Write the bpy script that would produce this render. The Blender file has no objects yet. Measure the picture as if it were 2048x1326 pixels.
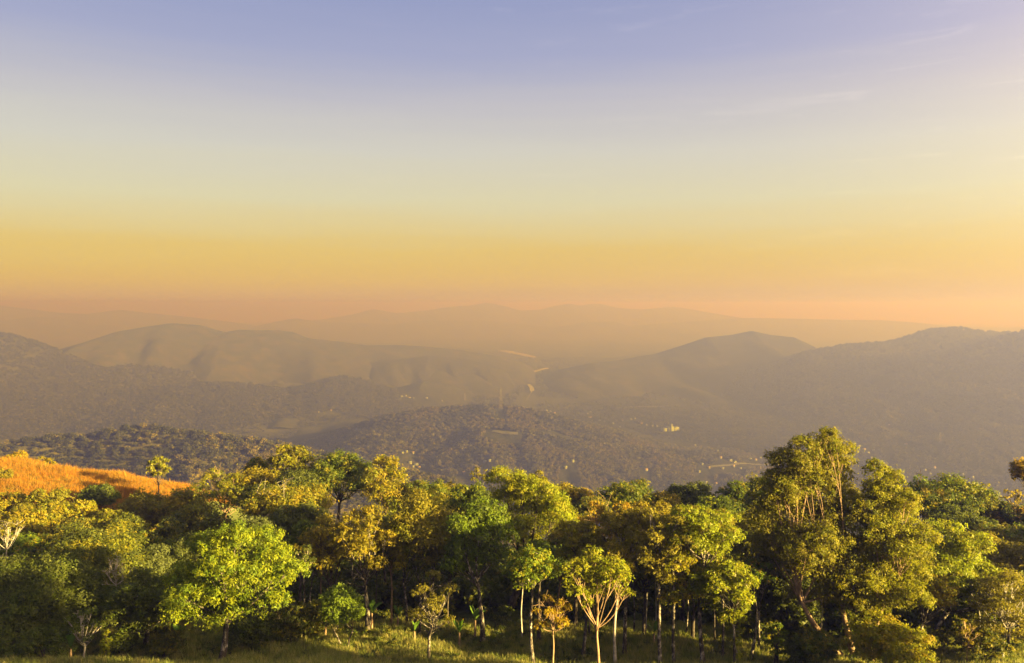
import bpy, math, random
import numpy as np

# ------------------------------------------------------------------ camera, sky, sun, exposure
SC = bpy.context.scene
COL = SC.collection
CZ = 470.0                       # height of the viewpoint above the datum
FLEN = 1593.0                    # focal length in photograph pixels (2048 wide)
PITCH = math.atan(53.0 / 1593.0)
EV = 3.2
SUN_AZ = math.radians(116.0)      # to the right of the view direction
SUN_EL = math.radians(12.5)

cam_d = bpy.data.cameras.new('camera')
cam = bpy.data.objects.new('camera', cam_d)
COL.objects.link(cam)
cam.location = (0, 0, CZ)
cam.rotation_euler = (math.pi / 2 - PITCH, 0, 0)
cam_d.sensor_width = 36.0
cam_d.lens = 36.0 * FLEN / 2048.0
cam_d.clip_start = 0.5
cam_d.clip_end = 200000.0
SC.camera = cam

SC.view_settings.view_transform = 'Standard'
SC.view_settings.look = 'None'
SC.view_settings.gamma = 1.0
SC.view_settings.use_curve_mapping = False
SC.view_settings.exposure = EV
try:
    SC.cycles.use_denoising = True
    SC.cycles.denoiser = 'OPENIMAGEDENOISE'
    SC.cycles.denoising_prefilter = 'ACCURATE'
except Exception:
    pass
SC.cycles.volume_bounces = 1
SC.cycles.max_bounces = 6
SC.cycles.diffuse_bounces = 3
SC.cycles.transmission_bounces = 4
SC.cycles.sample_clamp_indirect = 4.0


def lin(r, g, b):
    def f(c):
        c /= 255.0
        return c / 12.92 if c <= 0.04045 else ((c + 0.055) / 1.055) ** 2.4
    return (f(r), f(g), f(b))


SUN_DIR = (math.sin(SUN_AZ) * math.cos(SUN_EL), math.cos(SUN_AZ) * math.cos(SUN_EL), math.sin(SUN_EL))

world = bpy.data.worlds.new('World')
SC.world = world
world.use_nodes = True
wn = world.node_tree
wn.nodes.clear()


def N(t, kind, **kw):
    n = t.nodes.new(kind)
    for k, v in kw.items():
        if k in n.inputs:
            n.inputs[k].default_value = v
        else:
            setattr(n, k, v)
    return n


def ramp(t, stops, interp='LINEAR'):
    r = t.nodes.new('ShaderNodeValToRGB')
    r.color_ramp.interpolation = interp
    e = r.color_ramp.elements
    while len(e) < len(stops):
        e.new(0.5)
    for i, (p, c) in enumerate(stops):
        e[i].position = p
        e[i].color = (c[0], c[1], c[2], 1)
    return r


def math_n(t, op, a=None, b=None, clamp=False):
    m = t.nodes.new('ShaderNodeMath')
    m.operation = op
    m.use_clamp = clamp
    for i, v in enumerate((a, b)):
        if v is None:
            continue
        if isinstance(v, (int, float)):
            m.inputs[i].default_value = v
        else:
            t.links.new(v, m.inputs[i])
    return m.outputs[0]


def build_sky():
    t = wn
    L = t.links.new
    tc = N(t, 'ShaderNodeTexCoord')
    sep = N(t, 'ShaderNodeSeparateXYZ')
    L(tc.outputs['Generated'], sep.inputs[0])
    # faint streaks of high cloud shift the bands a little
    mp = N(t, 'ShaderNodeMapping')
    mp.inputs['Scale'].default_value = (1.6, 1.6, 26.0)
    L(tc.outputs['Generated'], mp.inputs[0])
    nz = N(t, 'ShaderNodeTexNoise', Scale=1.7, Detail=4.0, Roughness=0.55)
    L(mp.outputs[0], nz.inputs['Vector'])
    wob = math_n(t, 'MULTIPLY', math_n(t, 'SUBTRACT', nz.outputs['Fac'], 0.5), 0.028)
    z = math_n(t, 'ADD', sep.outputs['Z'], wob)
    f = math_n(t, 'MULTIPLY', math_n(t, 'MAXIMUM', z, 0.0), 1.0 / 0.7)
    S = 1 / 0.7
    cols = [(0.0, (215, 176, 78)), (0.027, (228, 187, 68)), (0.066, (229, 195, 100)), (0.097, (225, 206, 155)),
            (0.127, (221, 212, 182)), (0.186, (211, 207, 203)), (0.242, (193, 190, 205)), (0.296, (164, 168, 206)),
            (0.35, (149, 157, 201)), (0.5, (136, 150, 200)), (0.7, (130, 144, 198))]
    r = ramp(t, [(p * S, lin(*c)) for p, c in cols])
    L(f, r.inputs[0])
    # warm glow about the low sun
    vd = N(t, 'ShaderNodeVectorMath', operation='DOT_PRODUCT')
    L(tc.outputs['Generated'], vd.inputs[0])
    vd.inputs[1].default_value = SUN_DIR
    d = math_n(t, 'MULTIPLY', math_n(t, 'ADD', vd.outputs['Value'], 1.0), 0.5)
    gl = math_n(t, 'MULTIPLY', math_n(t, 'POWER', d, 6.0), 5.5)
    gc = N(t, 'ShaderNodeVectorMath', operation='SCALE')
    gc.inputs[0].default_value = (1.0, 0.70, 0.38)
    L(gl, gc.inputs['Scale'])
    # thin cirrus wisps
    mp2 = N(t, 'ShaderNodeMapping')
    mp2.inputs['Rotation'].default_value = (0.0, 0.12, 0.0)
    mp2.inputs['Scale'].default_value = (3.0, 3.0, 34.0)
    L(tc.outputs['Generated'], mp2.inputs[0])
    cz = N(t, 'ShaderNodeTexNoise', Scale=2.3, Detail=8.0, Roughness=0.62, Distortion=0.6)
    L(mp2.outputs[0], cz.inputs['Vector'])
    cr = ramp(t, [(0.58, (0, 0, 0)), (0.8, (1, 1, 1))])
    L(cz.outputs['Fac'], cr.inputs[0])
    cf = math_n(t, 'MULTIPLY', cr.outputs[0], math_n(t, 'POWER', d, 2.0))
    cc = N(t, 'ShaderNodeVectorMath', operation='SCALE')
    cc.inputs[0].default_value = (0.5, 0.41, 0.32)
    L(cf, cc.inputs['Scale'])
    a1 = N(t, 'ShaderNodeVectorMath', operation='ADD')
    L(r.outputs[0], a1.inputs[0])
    L(gc.outputs[0], a1.inputs[1])
    a2 = N(t, 'ShaderNodeVectorMath', operation='ADD')
    L(a1.outputs[0], a2.inputs[0])
    L(cc.outputs[0], a2.inputs[1])
    bg = N(t, 'ShaderNodeBackground', Strength=0.95 / 2 ** EV)
    L(a2.outputs[0], bg.inputs['Color'])
    # a clear-air component from the physical sky model
    sky = N(t, 'ShaderNodeTexSky', sky_type='NISHITA', sun_disc=False)
    sky.sun_elevation = SUN_EL
    sky.sun_rotation = SUN_AZ
    sky.altitude = 400
    sky.dust_density = 2.0
    bg2 = N(t, 'ShaderNodeBackground', Strength=0.015 / 2 ** EV)
    L(sky.outputs[0], bg2.inputs['Color'])
    ad = N(t, 'ShaderNodeAddShader')
    L(bg.outputs[0], ad.inputs[0])
    L(bg2.outputs[0], ad.inputs[1])
    out = N(t, 'ShaderNodeOutputWorld')
    L(ad.outputs[0], out.inputs['Surface'])


build_sky()
try:
    world.cycles.sampling_method = 'MANUAL'
    world.cycles.sample_map_resolution = 512
except Exception:
    pass

sun_d = bpy.data.lights.new('sun', 'SUN')
sun_d.energy = 5.0
sun_d.color = (1.0, 0.75, 0.33)
sun_d.angle = math.radians(0.6)
sun = bpy.data.objects.new('sun', sun_d)
COL.objects.link(sun)
sun.rotation_euler = (math.pi / 2 - SUN_EL, 0, math.pi - SUN_AZ)   # lamp shines along its -Z


def view_dir(X, Y):
    up = (663.0 - Y) / FLEN
    return ((X - 1024.0) / FLEN, math.cos(PITCH) + up * math.sin(PITCH), -math.sin(PITCH) + up * math.cos(PITCH))


def at(X, Y, D):
    """The point at distance D ahead that the photograph shows at pixel X, Y."""
    d = view_dir(X, Y)
    s = D / d[1]
    return (d[0] * s, D, CZ + d[2] * s)


# ------------------------------------------------------------------ noise
def _hash(i, j, seed):
    i = i.astype(np.int64).astype(np.uint64)
    j = j.astype(np.int64).astype(np.uint64)
    h = i * np.uint64(374761393) + j * np.uint64(668265263) + np.uint64(seed * 1442695041 + 12345)
    h = (h ^ (h >> np.uint64(13))) * np.uint64(1274126177)
    h = h ^ (h >> np.uint64(16))
    return (h & np.uint64(0xFFFFFF)).astype(np.float64) / float(0xFFFFFF)


def vnoise(x, y, seed=0):
    x = np.asarray(x, float)
    y = np.asarray(y, float)
    i = np.floor(x)
    j = np.floor(y)
    u = x - i
    v = y - j
    u = u * u * u * (u * (u * 6 - 15) + 10)
    v = v * v * v * (v * (v * 6 - 15) + 10)
    a = _hash(i, j, seed)
    b = _hash(i + 1, j, seed)
    c = _hash(i, j + 1, seed)
    d = _hash(i + 1, j + 1, seed)
    return (a + (b - a) * u) * (1 - v) + (c + (d - c) * u) * v


def fbm(x, y, seed=0, octs=4, gain=0.5):
    s = 0.0
    a = 1.0
    tot = 0.0
    for k in range(octs):
        s = s + a * (vnoise(x * 2 ** k + 17.3 * k, y * 2 ** k - 9.1 * k, seed + k) - 0.5)
        tot += a
        a *= gain
    return s / tot * 2


# ------------------------------------------------------------------ mesh helpers
def link(name, me, parent=None, mat=None):
    o = bpy.data.objects.new(name, me)
    COL.objects.link(o)
    if mat is not None and me is not None:
        mats = mat if isinstance(mat, (list, tuple)) else [mat]
        if len(me.materials) == 0:
            for m in mats:
                me.materials.append(m)
    if parent is not None:
        o.parent = parent
    return o


def mesh_np(name, V, F, smooth=False, col=None):
    """V (n,3), F (m,k) with k 3 or 4; col (n,3) an optional point colour."""
    V = np.asarray(V, np.float32)
    F = np.asarray(F, np.int32)
    me = bpy.data.meshes.new(name)
    n, (m, k) = len(V), F.shape
    me.vertices.add(n)
    me.vertices.foreach_set('co', V.ravel())
    me.loops.add(m * k)
    me.loops.foreach_set('vertex_index', F.ravel())
    me.polygons.add(m)
    me.polygons.foreach_set('loop_start', np.arange(0, m * k, k, dtype=np.int32))
    if smooth:
        me.polygons.foreach_set('use_smooth', np.ones(m, bool))
    if col is not None:
        a = me.attributes.new('tint', 'FLOAT_COLOR', 'POINT')
        c = np.ones((n, 4), np.float32)
        c[:, :3] = col
        a.data.foreach_set('color', c.ravel())
    me.update(calc_edges=True)
    return me


def grid_faces(nu, nv):
    i = np.arange(nu - 1)[:, None] * nv + np.arange(nv - 1)[None, :]
    i = i.ravel()
    return np.stack([i, i + nv, i + nv + 1, i + 1], 1)


def tag(o, label=None, cat=None, group=None, kind=None):
    if label:
        o['label'] = label
    if cat:
        o['category'] = cat
    if group:
        o['group'] = group
    if kind:
        o['kind'] = kind
    return o


def new_mat(name):
    m = bpy.data.materials.new(name)
    m.use_nodes = True
    m.node_tree.nodes.clear()
    return m, m.node_tree


# ------------------------------------------------------------------ terrain shape
FLOOR = 60.0
_PY = np.array([0, 12, 30, 54, 65, 80, 105, 140, 200, 400, 900, 1500, 1900, 2600.])
_PZ = np.array([-1.7, -7, -15.5, -25.0, -27.0, -29.8, -35.0, -48, -75, -170, -330, -400, -420, -420.])
_PZ = _PZ + .005 * np.minimum(_PY, 140) * np.clip((400 - _PY) / 200, 0, 1)


def river_x(y):
    """Centre line of the river on the valley floor, as a function of distance."""
    ys = np.array([3300, 3640, 3800, 4000, 4300, 4640, 4800, 4980, 5500, 6050, 6400, 6800, 7300, 8000, 9500.])
    xs = np.array([60, 92, 96, 78, 60, 108, 150, 225, 170, 160, 70, -60, -160, 40, 200.])
    return np.interp(y, ys * 1.03, xs * 1.03)


def ground_z(x, y):
    x = np.asarray(x, float)
    y = np.asarray(y, float)
    z = CZ + np.interp(y, _PY, _PZ)
    z = np.where(y < 0, CZ - 1.7 + y * 0.05, z)
    # grassy hump on the left
    hump = np.interp(x, [-220, -80, -63, -55, -48, -40, -25, -10], [18.5, 16.8, 14.9, 13.2, 11.4, 9, 3.8, 0])
    z = z + hump * np.exp(-((y - 126) / np.where(y < 126, 27.0, 34.0)) ** 2)
    near = np.clip(1 - np.hypot(x, y) / 400.0, 0, 1)
    z = z + near * (0.9 * fbm(x / 17.0, y / 17.0, 3, 3) + 0.25 * fbm(x / 3.1, y / 3.1, 9, 2))
    far = np.clip((np.hypot(x, y) - 500) / 2500.0, 0, 1)
    away = np.clip((np.abs(x - river_x(y)) - 180) / 900.0, 0, 1)
    z = z + far * away * 26 * (0.35 + fbm(x / 900.0, y / 900.0, 21, 4))
    # slopes far to the sides continue the hill the viewer stands on
    return np.maximum(z, FLOOR - 2 + 0 * z)


class Hill:
    def __init__(self, name, D, pts, wf, wb, seed, rough=1.0, spur=0.35, bend=0.0, sharp=1.0, taper=.25):
        self.name, self.D, self.wf, self.wb, self.seed = name, D, wf, wb, seed
        self.rough, self.spur, self.bend, self.sharp = rough, spur, bend, sharp
        P = np.array([at(X, Y, D) for X, Y in pts])
        self.px, self.pz = P[:, 0], P[:, 2]
        w = (wf + wb) * taper
        self.x0, self.x1 = self.px[0] - w, self.px[-1] + w
        self.base = FLOOR - 8

    def crest(self, x):
        # a smooth curve through the crest points, falling off past both ends
        xs = np.concatenate([[self.x0], self.px, [self.x1]])
        zs = np.concatenate([[self.base - 4], self.pz, [self.base - 4]])
        L = (self.px[-1] - self.px[0]) / 400.0
        acc = 0
        for k, w in ((-2, .1), (-1, .22), (0, .36), (1, .22), (2, .1)):
            acc = acc + w * np.interp(x + k * L, xs, zs)
        return acc

    def z(self, x, y):
        x = np.asarray(x, float)
        y = np.asarray(y, float)
        s = self.seed
        W = self.wf + self.wb
        zc = self.crest(x)
        yc = self.D + self.bend * (x - 0.5 * (self.px[0] + self.px[-1])) + 0.10 * W * fbm(x / (W * .5), 0 * x, s, 2)
        dy = y - yc
        t = np.where(dy < 0, -dy / self.wf, dy / self.wb)
        sp = fbm(x / (W * .16) + 0.25 * dy / (W * .16), dy / (W * .9), s + 5, 3)
        t = t * (1 + self.spur * 1.6 * sp * np.clip(t * 3, 0, 1))
        prof = np.clip(1 - np.clip(t, 0, 1) ** (1.25 * self.sharp), 0, 1) ** 1.35
        h = zc - self.base
        z = self.base + h * prof
        z = z + self.rough * h * 0.10 * np.clip(t * 4, 0, 1) * prof ** .5 * fbm(x / (W * .12), y / (W * .12), s + 11, 4)
        return z

    def mesh(self, nu, nv):
        u = np.linspace(self.x0, self.x1, nu)
        b = abs(self.bend) * (self.px[-1] - self.px[0]) * .5
        v = np.linspace(-1, 1, nv)
        v = np.sign(v) * np.abs(v) ** 1.25
        yv = np.where(v < 0, self.D + v * (self.wf * 1.25 + b), self.D + v * (self.wb * 1.25 + b))
        x, y = np.meshgrid(u, yv, indexing='ij')
        z = self.z(x, y)
        V = np.stack([x, y, z], -1).reshape(-1, 3)
        F = grid_faces(nu, nv)
        keep = (V[F][:, :, 2].max(1) > FLOOR - 6)
        return mesh_np(self.name, V, F[keep], smooth=True)


HILLS = [
    # the wooded hill just below the grassy slope
    Hill('hill', 900, [(-120, 915), (-40, 900), (30, 887), (90, 883), (150, 884), (200, 874), (230, 868), (290, 864), (350, 870), (430, 881),
                       (500, 890), (560, 897), (640, 910), (720, 930), (800, 950), (900, 975)], 420, 380, 31, spur=.55, bend=.05),
    # the hill that carries the mast, with its long spur to the right
    Hill('hill', 2050, [(560, 905), (640, 878), (700, 857), (760, 838), (830, 825), (900, 820), (960, 816), (1000, 818), (1050, 822), (1085, 828),
                        (1130, 840), (1180, 853), (1250, 874), (1300, 892), (1380, 915)], 560, 700, 47, spur=.5),
    Hill('hill', 1840, [(900, 880), (960, 860), (1020, 853), (1060, 860), (1130, 880), (1200, 893), (1300, 905), (1400, 917), (1480, 930)], 430, 320, 53, spur=.6),
    # low wooded ridges on the left of the valley
    Hill('hill', 3300, [(-200, 776), (-80, 772), (0, 769), (90, 767), (150, 776), (230, 786), (290, 779), (350, 773), (410, 769), (470, 779),
                        (530, 787), (580, 795), (640, 808)], 900, 800, 61, spur=.6),
    Hill('hill', 3500, [(540, 790), (600, 778), (640, 764), (670, 757), (700, 760), (750, 775), (800, 786), (860, 800)], 700, 600, 67, spur=.4),
    Hill('hill', 3700, [(760, 785), (810, 770), (850, 760), (890, 766), (930, 780), (980, 792)], 600, 500, 71, spur=.4),
    Hill('hill', 4000, [(-300, 640), (-120, 655), (0, 666), (40, 669), (90, 690), (130, 712), (200, 723), (260, 729), (330, 737), (400, 746), (450, 762), (520, 778)], 1100, 900, 73, spur=.4),
    # the long hill on the left
    Hill('hill', 4700, [(60, 716), (110, 704), (180, 684), (250, 661), (300, 653), (355, 645), (410, 650), (440, 660), (455, 664), (480, 659), (520, 660), (560, 659),
                        (590, 664), (620, 676), (680, 683), (730, 691), (800, 690), (860, 695), (900, 699), (960, 708), (1000, 715), (1040, 726)], 1200, 1000, 79, spur=.5, taper=.05),
    Hill('hill', 4350, [(560, 745), (680, 735), (760, 722), (860, 710), (930, 716), (980, 728), (1010, 742)], 520, 500, 81, spur=.5, taper=.1),
    # the pyramid shaped hill right of the river
    Hill('hill', 4500, [(1108, 745), (1130, 738), (1180, 725), (1240, 719), (1310, 707), (1360, 691), (1410, 674), (1460, 669), (1500, 661),
                        (1540, 670), (1580, 673), (1610, 688), (1640, 706), (1690, 735)], 1100, 900, 83, spur=.55, taper=.05),
    # the big slopes on the right
    Hill('hill', 3700, [(1440, 790), (1500, 757), (1540, 741), (1590, 719), (1640, 705), (1700, 695), (1760, 691), (1800, 692), (1830, 685), (1880, 669), (1900, 664),
                        (1960, 661), (2020, 668), (2100, 672), (2250, 668)], 1300, 1000, 89, spur=.5),
    Hill('hill', 3100, [(1640, 850), (1700, 795), (1780, 752), (1850, 728), (1900, 713), (1950, 698), (2000, 683), (2048, 671), (2120, 660), (2300, 640)], 1100, 900, 97, spur=.5),
    Hill('hill', 2300, [(1700, 935), (1780, 905), (1860, 885), (1950, 872), (2048, 862), (2200, 850), (2350, 850)], 450, 450, 101, spur=.5),
    # ridges in the distance
    Hill('mountain', 9800, [(-300, 640), (-100, 642), (0, 640), (50, 634), (95, 634), (150, 648), (210, 650), (260, 668), (330, 682), (420, 700)], 1700, 1500, 103),
    Hill('mountain', 10800, [(960, 690), (1040, 672), (1120, 654), (1180, 644), (1230, 643), (1270, 655), (1330, 672), (1400, 690)], 1100, 1300, 107),
    Hill('mountain', 11300, [(440, 668), (520, 652), (560, 642), (595, 636), (640, 643), (720, 646), (790, 648), (830, 642), (900, 640), (980, 643), (1060, 650), (1150, 660)], 2000, 1800, 109),
    Hill('mountain', 11000, [(1150, 664), (1300, 648), (1400, 641), (1500, 636), (1560, 637), (1620, 638), (1690, 640), (1760, 640), (1830, 645), (1900, 652), (2000, 655), (2150, 650), (2400, 645)], 2000, 1800, 113),
    Hill('mountain', 12000, [(-400, 606), (-100, 603), (0, 611), (60, 618), (120, 625), (200, 627), (265, 619), (330, 627), (400, 634), (480, 645), (560, 660)], 1900, 2000, 127),
    Hill('mountain', 13300, [(560, 645), (640, 639), (700, 629), (740, 618), (790, 627), (850, 621), (900, 613), (940, 611), (975, 605), (1010, 612), (1040, 621), (1080, 619), (1110, 611),
                             (1140, 607), (1163, 612), (1176, 608), (1200, 607), (1240, 616), (1290, 619), (1350, 613), (1400, 622), (1500, 640), (1600, 650)], 2000, 2200, 131),
]


def height(x, y):
    z = ground_z(x, y)
    for h in HILLS:
        m = (x > h.x0) & (x < h.x1)
        if np.any(m):
            z = np.where(m, np.maximum(z, h.z(x, y)), z)
    return z


_TS = np.concatenate([np.arange(20, 260, .4), np.geomspace(260, 16000, 2600)])


def hit(X, Y):
    """Where the sight line through pixel X, Y meets the terrain."""
    d = view_dir(X, Y)
    x = d[0] / d[1] * _TS
    z = CZ + d[2] / d[1] * _TS
    g = height(x, _TS)
    k = int(np.argmax(z <= g))
    return (x[k], _TS[k], g[k])


def hit_ground(X, Y):
    d = view_dir(X, Y)
    x = d[0] / d[1] * _TS
    z = CZ + d[2] / d[1] * _TS
    g = ground_z(x, _TS)
    k = int(np.argmax(z <= g))
    return (x[k], _TS[k], g[k])


# ------------------------------------------------------------------ materials for the land
def mat_forest(name, cols, scale, patch=None, bump=1.0):
    m, t = new_mat(name)
    L = t.links.new
    tc = N(t, 'ShaderNodeTexCoord')
    n1 = N(t, 'ShaderNodeTexNoise', Scale=1.0 / scale, Detail=5.0, Roughness=0.65)
    L(tc.outputs['Object'], n1.inputs['Vector'])
    r = ramp(t, [(0.30, cols[0]), (0.5, cols[1]), (0.68, cols[2])])
    L(n1.outputs['Fac'], r.inputs[0])
    c = r.outputs[0]
    if patch:
        n2 = N(t, 'ShaderNodeTexNoise', Scale=1.0 / patch[1], Detail=5.0, Roughness=0.6, Distortion=0.4)
        L(tc.outputs['Object'], n2.inputs['Vector'])
        r2 = ramp(t, [(patch[2], (0, 0, 0)), (patch[2] + .08, (1, 1, 1))])
        L(n2.outputs['Fac'], r2.inputs[0])
        mx = N(t, 'ShaderNodeMix', data_type='RGBA')
        L(r2.outputs[0], mx.inputs[0])
        L(c, mx.inputs[6])
        mx.inputs[7].default_value = (*patch[0], 1)
        c = mx.outputs[2]
    b = N(t, 'ShaderNodeBump', Strength=bump * .6, Distance=scale * .3)
    L(n1.outputs['Fac'], b.inputs['Height'])
    p = N(t, 'ShaderNodeBsdfDiffuse', Roughness=1.0)
    L(c, p.inputs['Color'])
    L(b.outputs[0], p.inputs['Normal'])
    o = N(t, 'ShaderNodeOutputMaterial')
    L(p.outputs[0], o.inputs['Surface'])
    return m


M_hill_near = mat_forest('wooded_soil', [(.022, .022, .009), (.036, .034, .011), (.055, .046, .013)], 16)
M_hill = mat_forest('wooded_slope', [(.010, .012, .007), (.016, .018, .009), (.026, .024, .012)], 22, ((.045, .034, .020), 240, .72))
M_hill_far = mat_forest('far_slope', [(.012, .015, .010), (.018, .020, .012), (.030, .026, .016)], 60, ((.065, .042, .026), 700, .70), .4)
M_mtn = mat_forest('mountain_slope', [(.012, .015, .010), (.018, .020, .013), (.028, .026, .017)], 160, None, .3)


def mat_ground():
    m, t = new_mat('ground_cover')
    L = t.links.new
    tc = N(t, 'ShaderNodeTexCoord')
    geo = N(t, 'ShaderNodeNewGeometry')
    at_ = N(t, 'ShaderNodeAttribute', attribute_name='tint')
    n1 = N(t, 'ShaderNodeTexNoise', Scale=0.9, Detail=8.0, Roughness=0.7)
    L(tc.outputs['Object'], n1.inputs['Vector'])
    r = ramp(t, [(0.25, (.35, .35, .35)), (0.75, (1.6, 1.6, 1.6))])
    L(n1.outputs['Fac'], r.inputs[0])
    n2 = N(t, 'ShaderNodeTexNoise', Scale=0.006, Detail=6.0, Roughness=0.7)
    L(tc.outputs['Object'], n2.inputs['Vector'])
    r2 = ramp(t, [(0.3, (.55, .6, .5)), (0.55, (1, 1, 1)), (.72, (1.9, 1.8, 1.5))])
    L(n2.outputs['Fac'], r2.inputs[0])
    m1 = N(t, 'ShaderNodeMix', data_type='RGBA', blend_type='MULTIPLY')
    m1.inputs[0].default_value = 1.0
    L(at_.outputs['Color'], m1.inputs[6])
    L(r.outputs[0], m1.inputs[7])
    m2 = N(t, 'ShaderNodeMix', data_type='RGBA', blend_type='MULTIPLY')
    m2.inputs[0].default_value = 1.0
    L(m1.outputs[2], m2.inputs[6])
    L(r2.outputs[0], m2.inputs[7])
    b = N(t, 'ShaderNodeBump', Strength=0.8, Distance=0.25)
    L(n1.outputs['Fac'], b.inputs['Height'])
    p = N(t, 'ShaderNodeBsdfDiffuse', Roughness=1.0)
    L(m2.outputs[2], p.inputs['Color'])
    L(b.outputs[0], p.inputs['Normal'])
    o = N(t, 'ShaderNodeOutputMaterial')
    L(p.outputs[0], o.inputs['Surface'])
    return m


def build_ground():
    az = np.radians(np.concatenate([np.arange(-180, -50, 5), np.arange(-50, 50.01, .4), np.arange(55, 181, 5)]))
    r = np.concatenate([[2.0], np.geomspace(6, 40, 26)[:-1], np.geomspace(40, 260, 130)[:-1], np.geomspace(260, 20000, 150)])
    A, R = np.meshgrid(az, r, indexing='ij')
    x, y = R * np.sin(A), R * np.cos(A)
    z = ground_z(x, y)
    V = np.stack([x, y, z], -1).reshape(-1, 3)
    # colour of the cover itself: shaded meadow, dry golden grass on the hump, soil under trees, farmland
    d = R.ravel()
    xx, yy = V[:, 0], V[:, 1]
    col = np.tile(np.array([.050, .058, .018]), (len(V), 1))
    dry = np.clip((-xx - 46) / 6.0, 0, 1) * np.clip((yy - 98) / 8.0, 0, 1) * np.clip((260 - d) / 80, 0, 1)
    col = col * (1 - dry[:, None]) + dry[:, None] * np.array([.30, .145, .016])
    fl = np.clip((d - 250) / 400.0, 0, 1)
    col = col * (1 - fl[:, None]) + fl[:, None] * np.array([.015, .0165, .0095])
    fd = (fbm(xx / 210.0, yy / 330.0, 77, 2) > 0.28) & (d > 1500)
    col[fd] = np.array([.024, .026, .013])
    o = link('ground', mesh_np('ground', V, grid_faces(len(az), len(r)), smooth=True, col=col), mat=mat_ground())
    tag(o, kind='structure')


build_ground()
for h in HILLS:
    far = h.D > 7000
    n = (280, 90) if h.D < 2500 else (190, 64)
    o = link(h.name, h.mesh(*n), mat=M_hill_near if h.D < 1000 else M_hill if h.D < 4500 else M_hill_far if not far else M_mtn)
    tag(o, kind='structure')


# ------------------------------------------------------------------ river
def build_river():
    m, t = new_mat('river_water')
    p = N(t, 'ShaderNodeBsdfPrincipled', Roughness=0.12)
    p.inputs['Base Color'].default_value = (.10, .10, .08, 1)
    n = N(t, 'ShaderNodeTexNoise', Scale=0.2, Detail=3.0)
    tc = N(t, 'ShaderNodeTexCoord')
    t.links.new(tc.outputs['Object'], n.inputs['Vector'])
    b = N(t, 'ShaderNodeBump', Strength=0.5, Distance=0.6)
    t.links.new(n.outputs['Fac'], b.inputs['Height'])
    t.links.new(b.outputs[0], p.inputs['Normal'])
    o = N(t, 'ShaderNodeOutputMaterial')
    t.links.new(p.outputs[0], o.inputs['Surface'])
    y = np.linspace(3400, 9000, 500)
    x = river_x(y)
    k = np.ones(17) / 17
    x = np.convolve(np.pad(x, 8, mode='edge'), k, 'valid')
    w = np.interp(y / 1.03, [3500, 3630, 3680, 3950, 4020, 4620, 4680, 4960, 5030, 5980, 6100, 6800, 6950, 9000], [1.5, 3, 20, 18, 1.5, 3, 42, 48, 1.5, 4, 80, 120, 8, 8]) * (1 + .25 * fbm(y / 220, y * 0, 5, 2))
    V = np.concatenate([np.stack([x - w * .5, y, 0 * y + FLOOR + 3.2], 1), np.stack([x + w * .5, y, 0 * y + FLOOR + 3.2], 1)])
    n_ = len(y)
    i = np.arange(n_ - 1)
    F = np.stack([i, i + n_, i + n_ + 1, i + 1], 1)
    tag(link('river', mesh_np('river', V, F, smooth=True), mat=m), kind='structure')


build_river()


# ------------------------------------------------------------------ haze
def build_haze():
    m, t = new_mat('haze_air')
    v = N(t, 'ShaderNodeVolumePrincipled')
    sig_t = np.array(HAZE_T)
    alb = np.array(HAZE_A)
    s = sig_t * alb
    a = sig_t - s
    d = HAZE_D
    c = s / d
    A = (1 - a / (d * (1 - c))) ** 2
    v.inputs['Color'].default_value = (*c, 1)
    v.inputs['Absorption Color'].default_value = (*A, 1)
    v.inputs['Density'].default_value = d
    v.inputs['Anisotropy'].default_value = HAZE_G
    o = N(t, 'ShaderNodeOutputMaterial')
    t.links.new(v.outputs[0], o.inputs['Volume'])
    R = 21000.0
    zlo, zhi = FLOOR - 16, CZ + 56.0
    V = [(sx * R, sy * R, z) for z in (zlo, zhi) for sx, sy in ((-1, -1), (1, -1), (1, 1), (-1, 1))]
    F = [(3, 2, 1, 0), (4, 5, 6, 7), (0, 1, 5, 4), (1, 2, 6, 5), (2, 3, 7, 6), (3, 0, 4, 7)]
    o = link('haze', mesh_np('haze', V, F), mat=m)
    tag(o, kind='stuff')


HAZE_T = (.00015, .00023, .00085)
HAZE_A = (.312, .240, .240)
HAZE_D = .0012
HAZE_G = 0.36
build_haze()


# ------------------------------------------------------------------ leaf and bark materials
def mat_leaf():
    m, t = new_mat('leaf')
    L = t.links.new
    a = N(t, 'ShaderNodeAttribute', attribute_name='tint')
    tc = N(t, 'ShaderNodeTexCoord')
    n = N(t, 'ShaderNodeTexNoise', Scale=3.0, Detail=2.0)
    L(tc.outputs['Object'], n.inputs['Vector'])
    hs = N(t, 'ShaderNodeHueSaturation')
    L(a.outputs['Color'], hs.inputs['Color'])
    L(math_n(t, 'ADD', math_n(t, 'MULTIPLY', n.outputs['Fac'], 0.5), 0.75), hs.inputs['Value'])
    p = N(t, 'ShaderNodeBsdfPrincipled', Roughness=0.48)
    p.inputs['Specular IOR Level'].default_value = 0.10
    L(hs.outputs[0], p.inputs['Base Color'])
    tr = N(t, 'ShaderNodeBsdfTranslucent')
    mul = N(t, 'ShaderNodeMix', data_type='RGBA', blend_type='MULTIPLY')
    mul.inputs[0].default_value = 1.0
    L(hs.outputs[0], mul.inputs[6])
    mul.inputs[7].default_value = (1.5, 1.55, 0.7, 1)
    L(mul.outputs[2], tr.inputs['Color'])
    mx = N(t, 'ShaderNodeMixShader', Fac=0.42)
    L(p.outputs[0], mx.inputs[1])
    L(tr.outputs[0], mx.inputs[2])
    o = N(t, 'ShaderNodeOutputMaterial')
    L(mx.outputs[0], o.inputs['Surface'])
    return m


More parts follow.
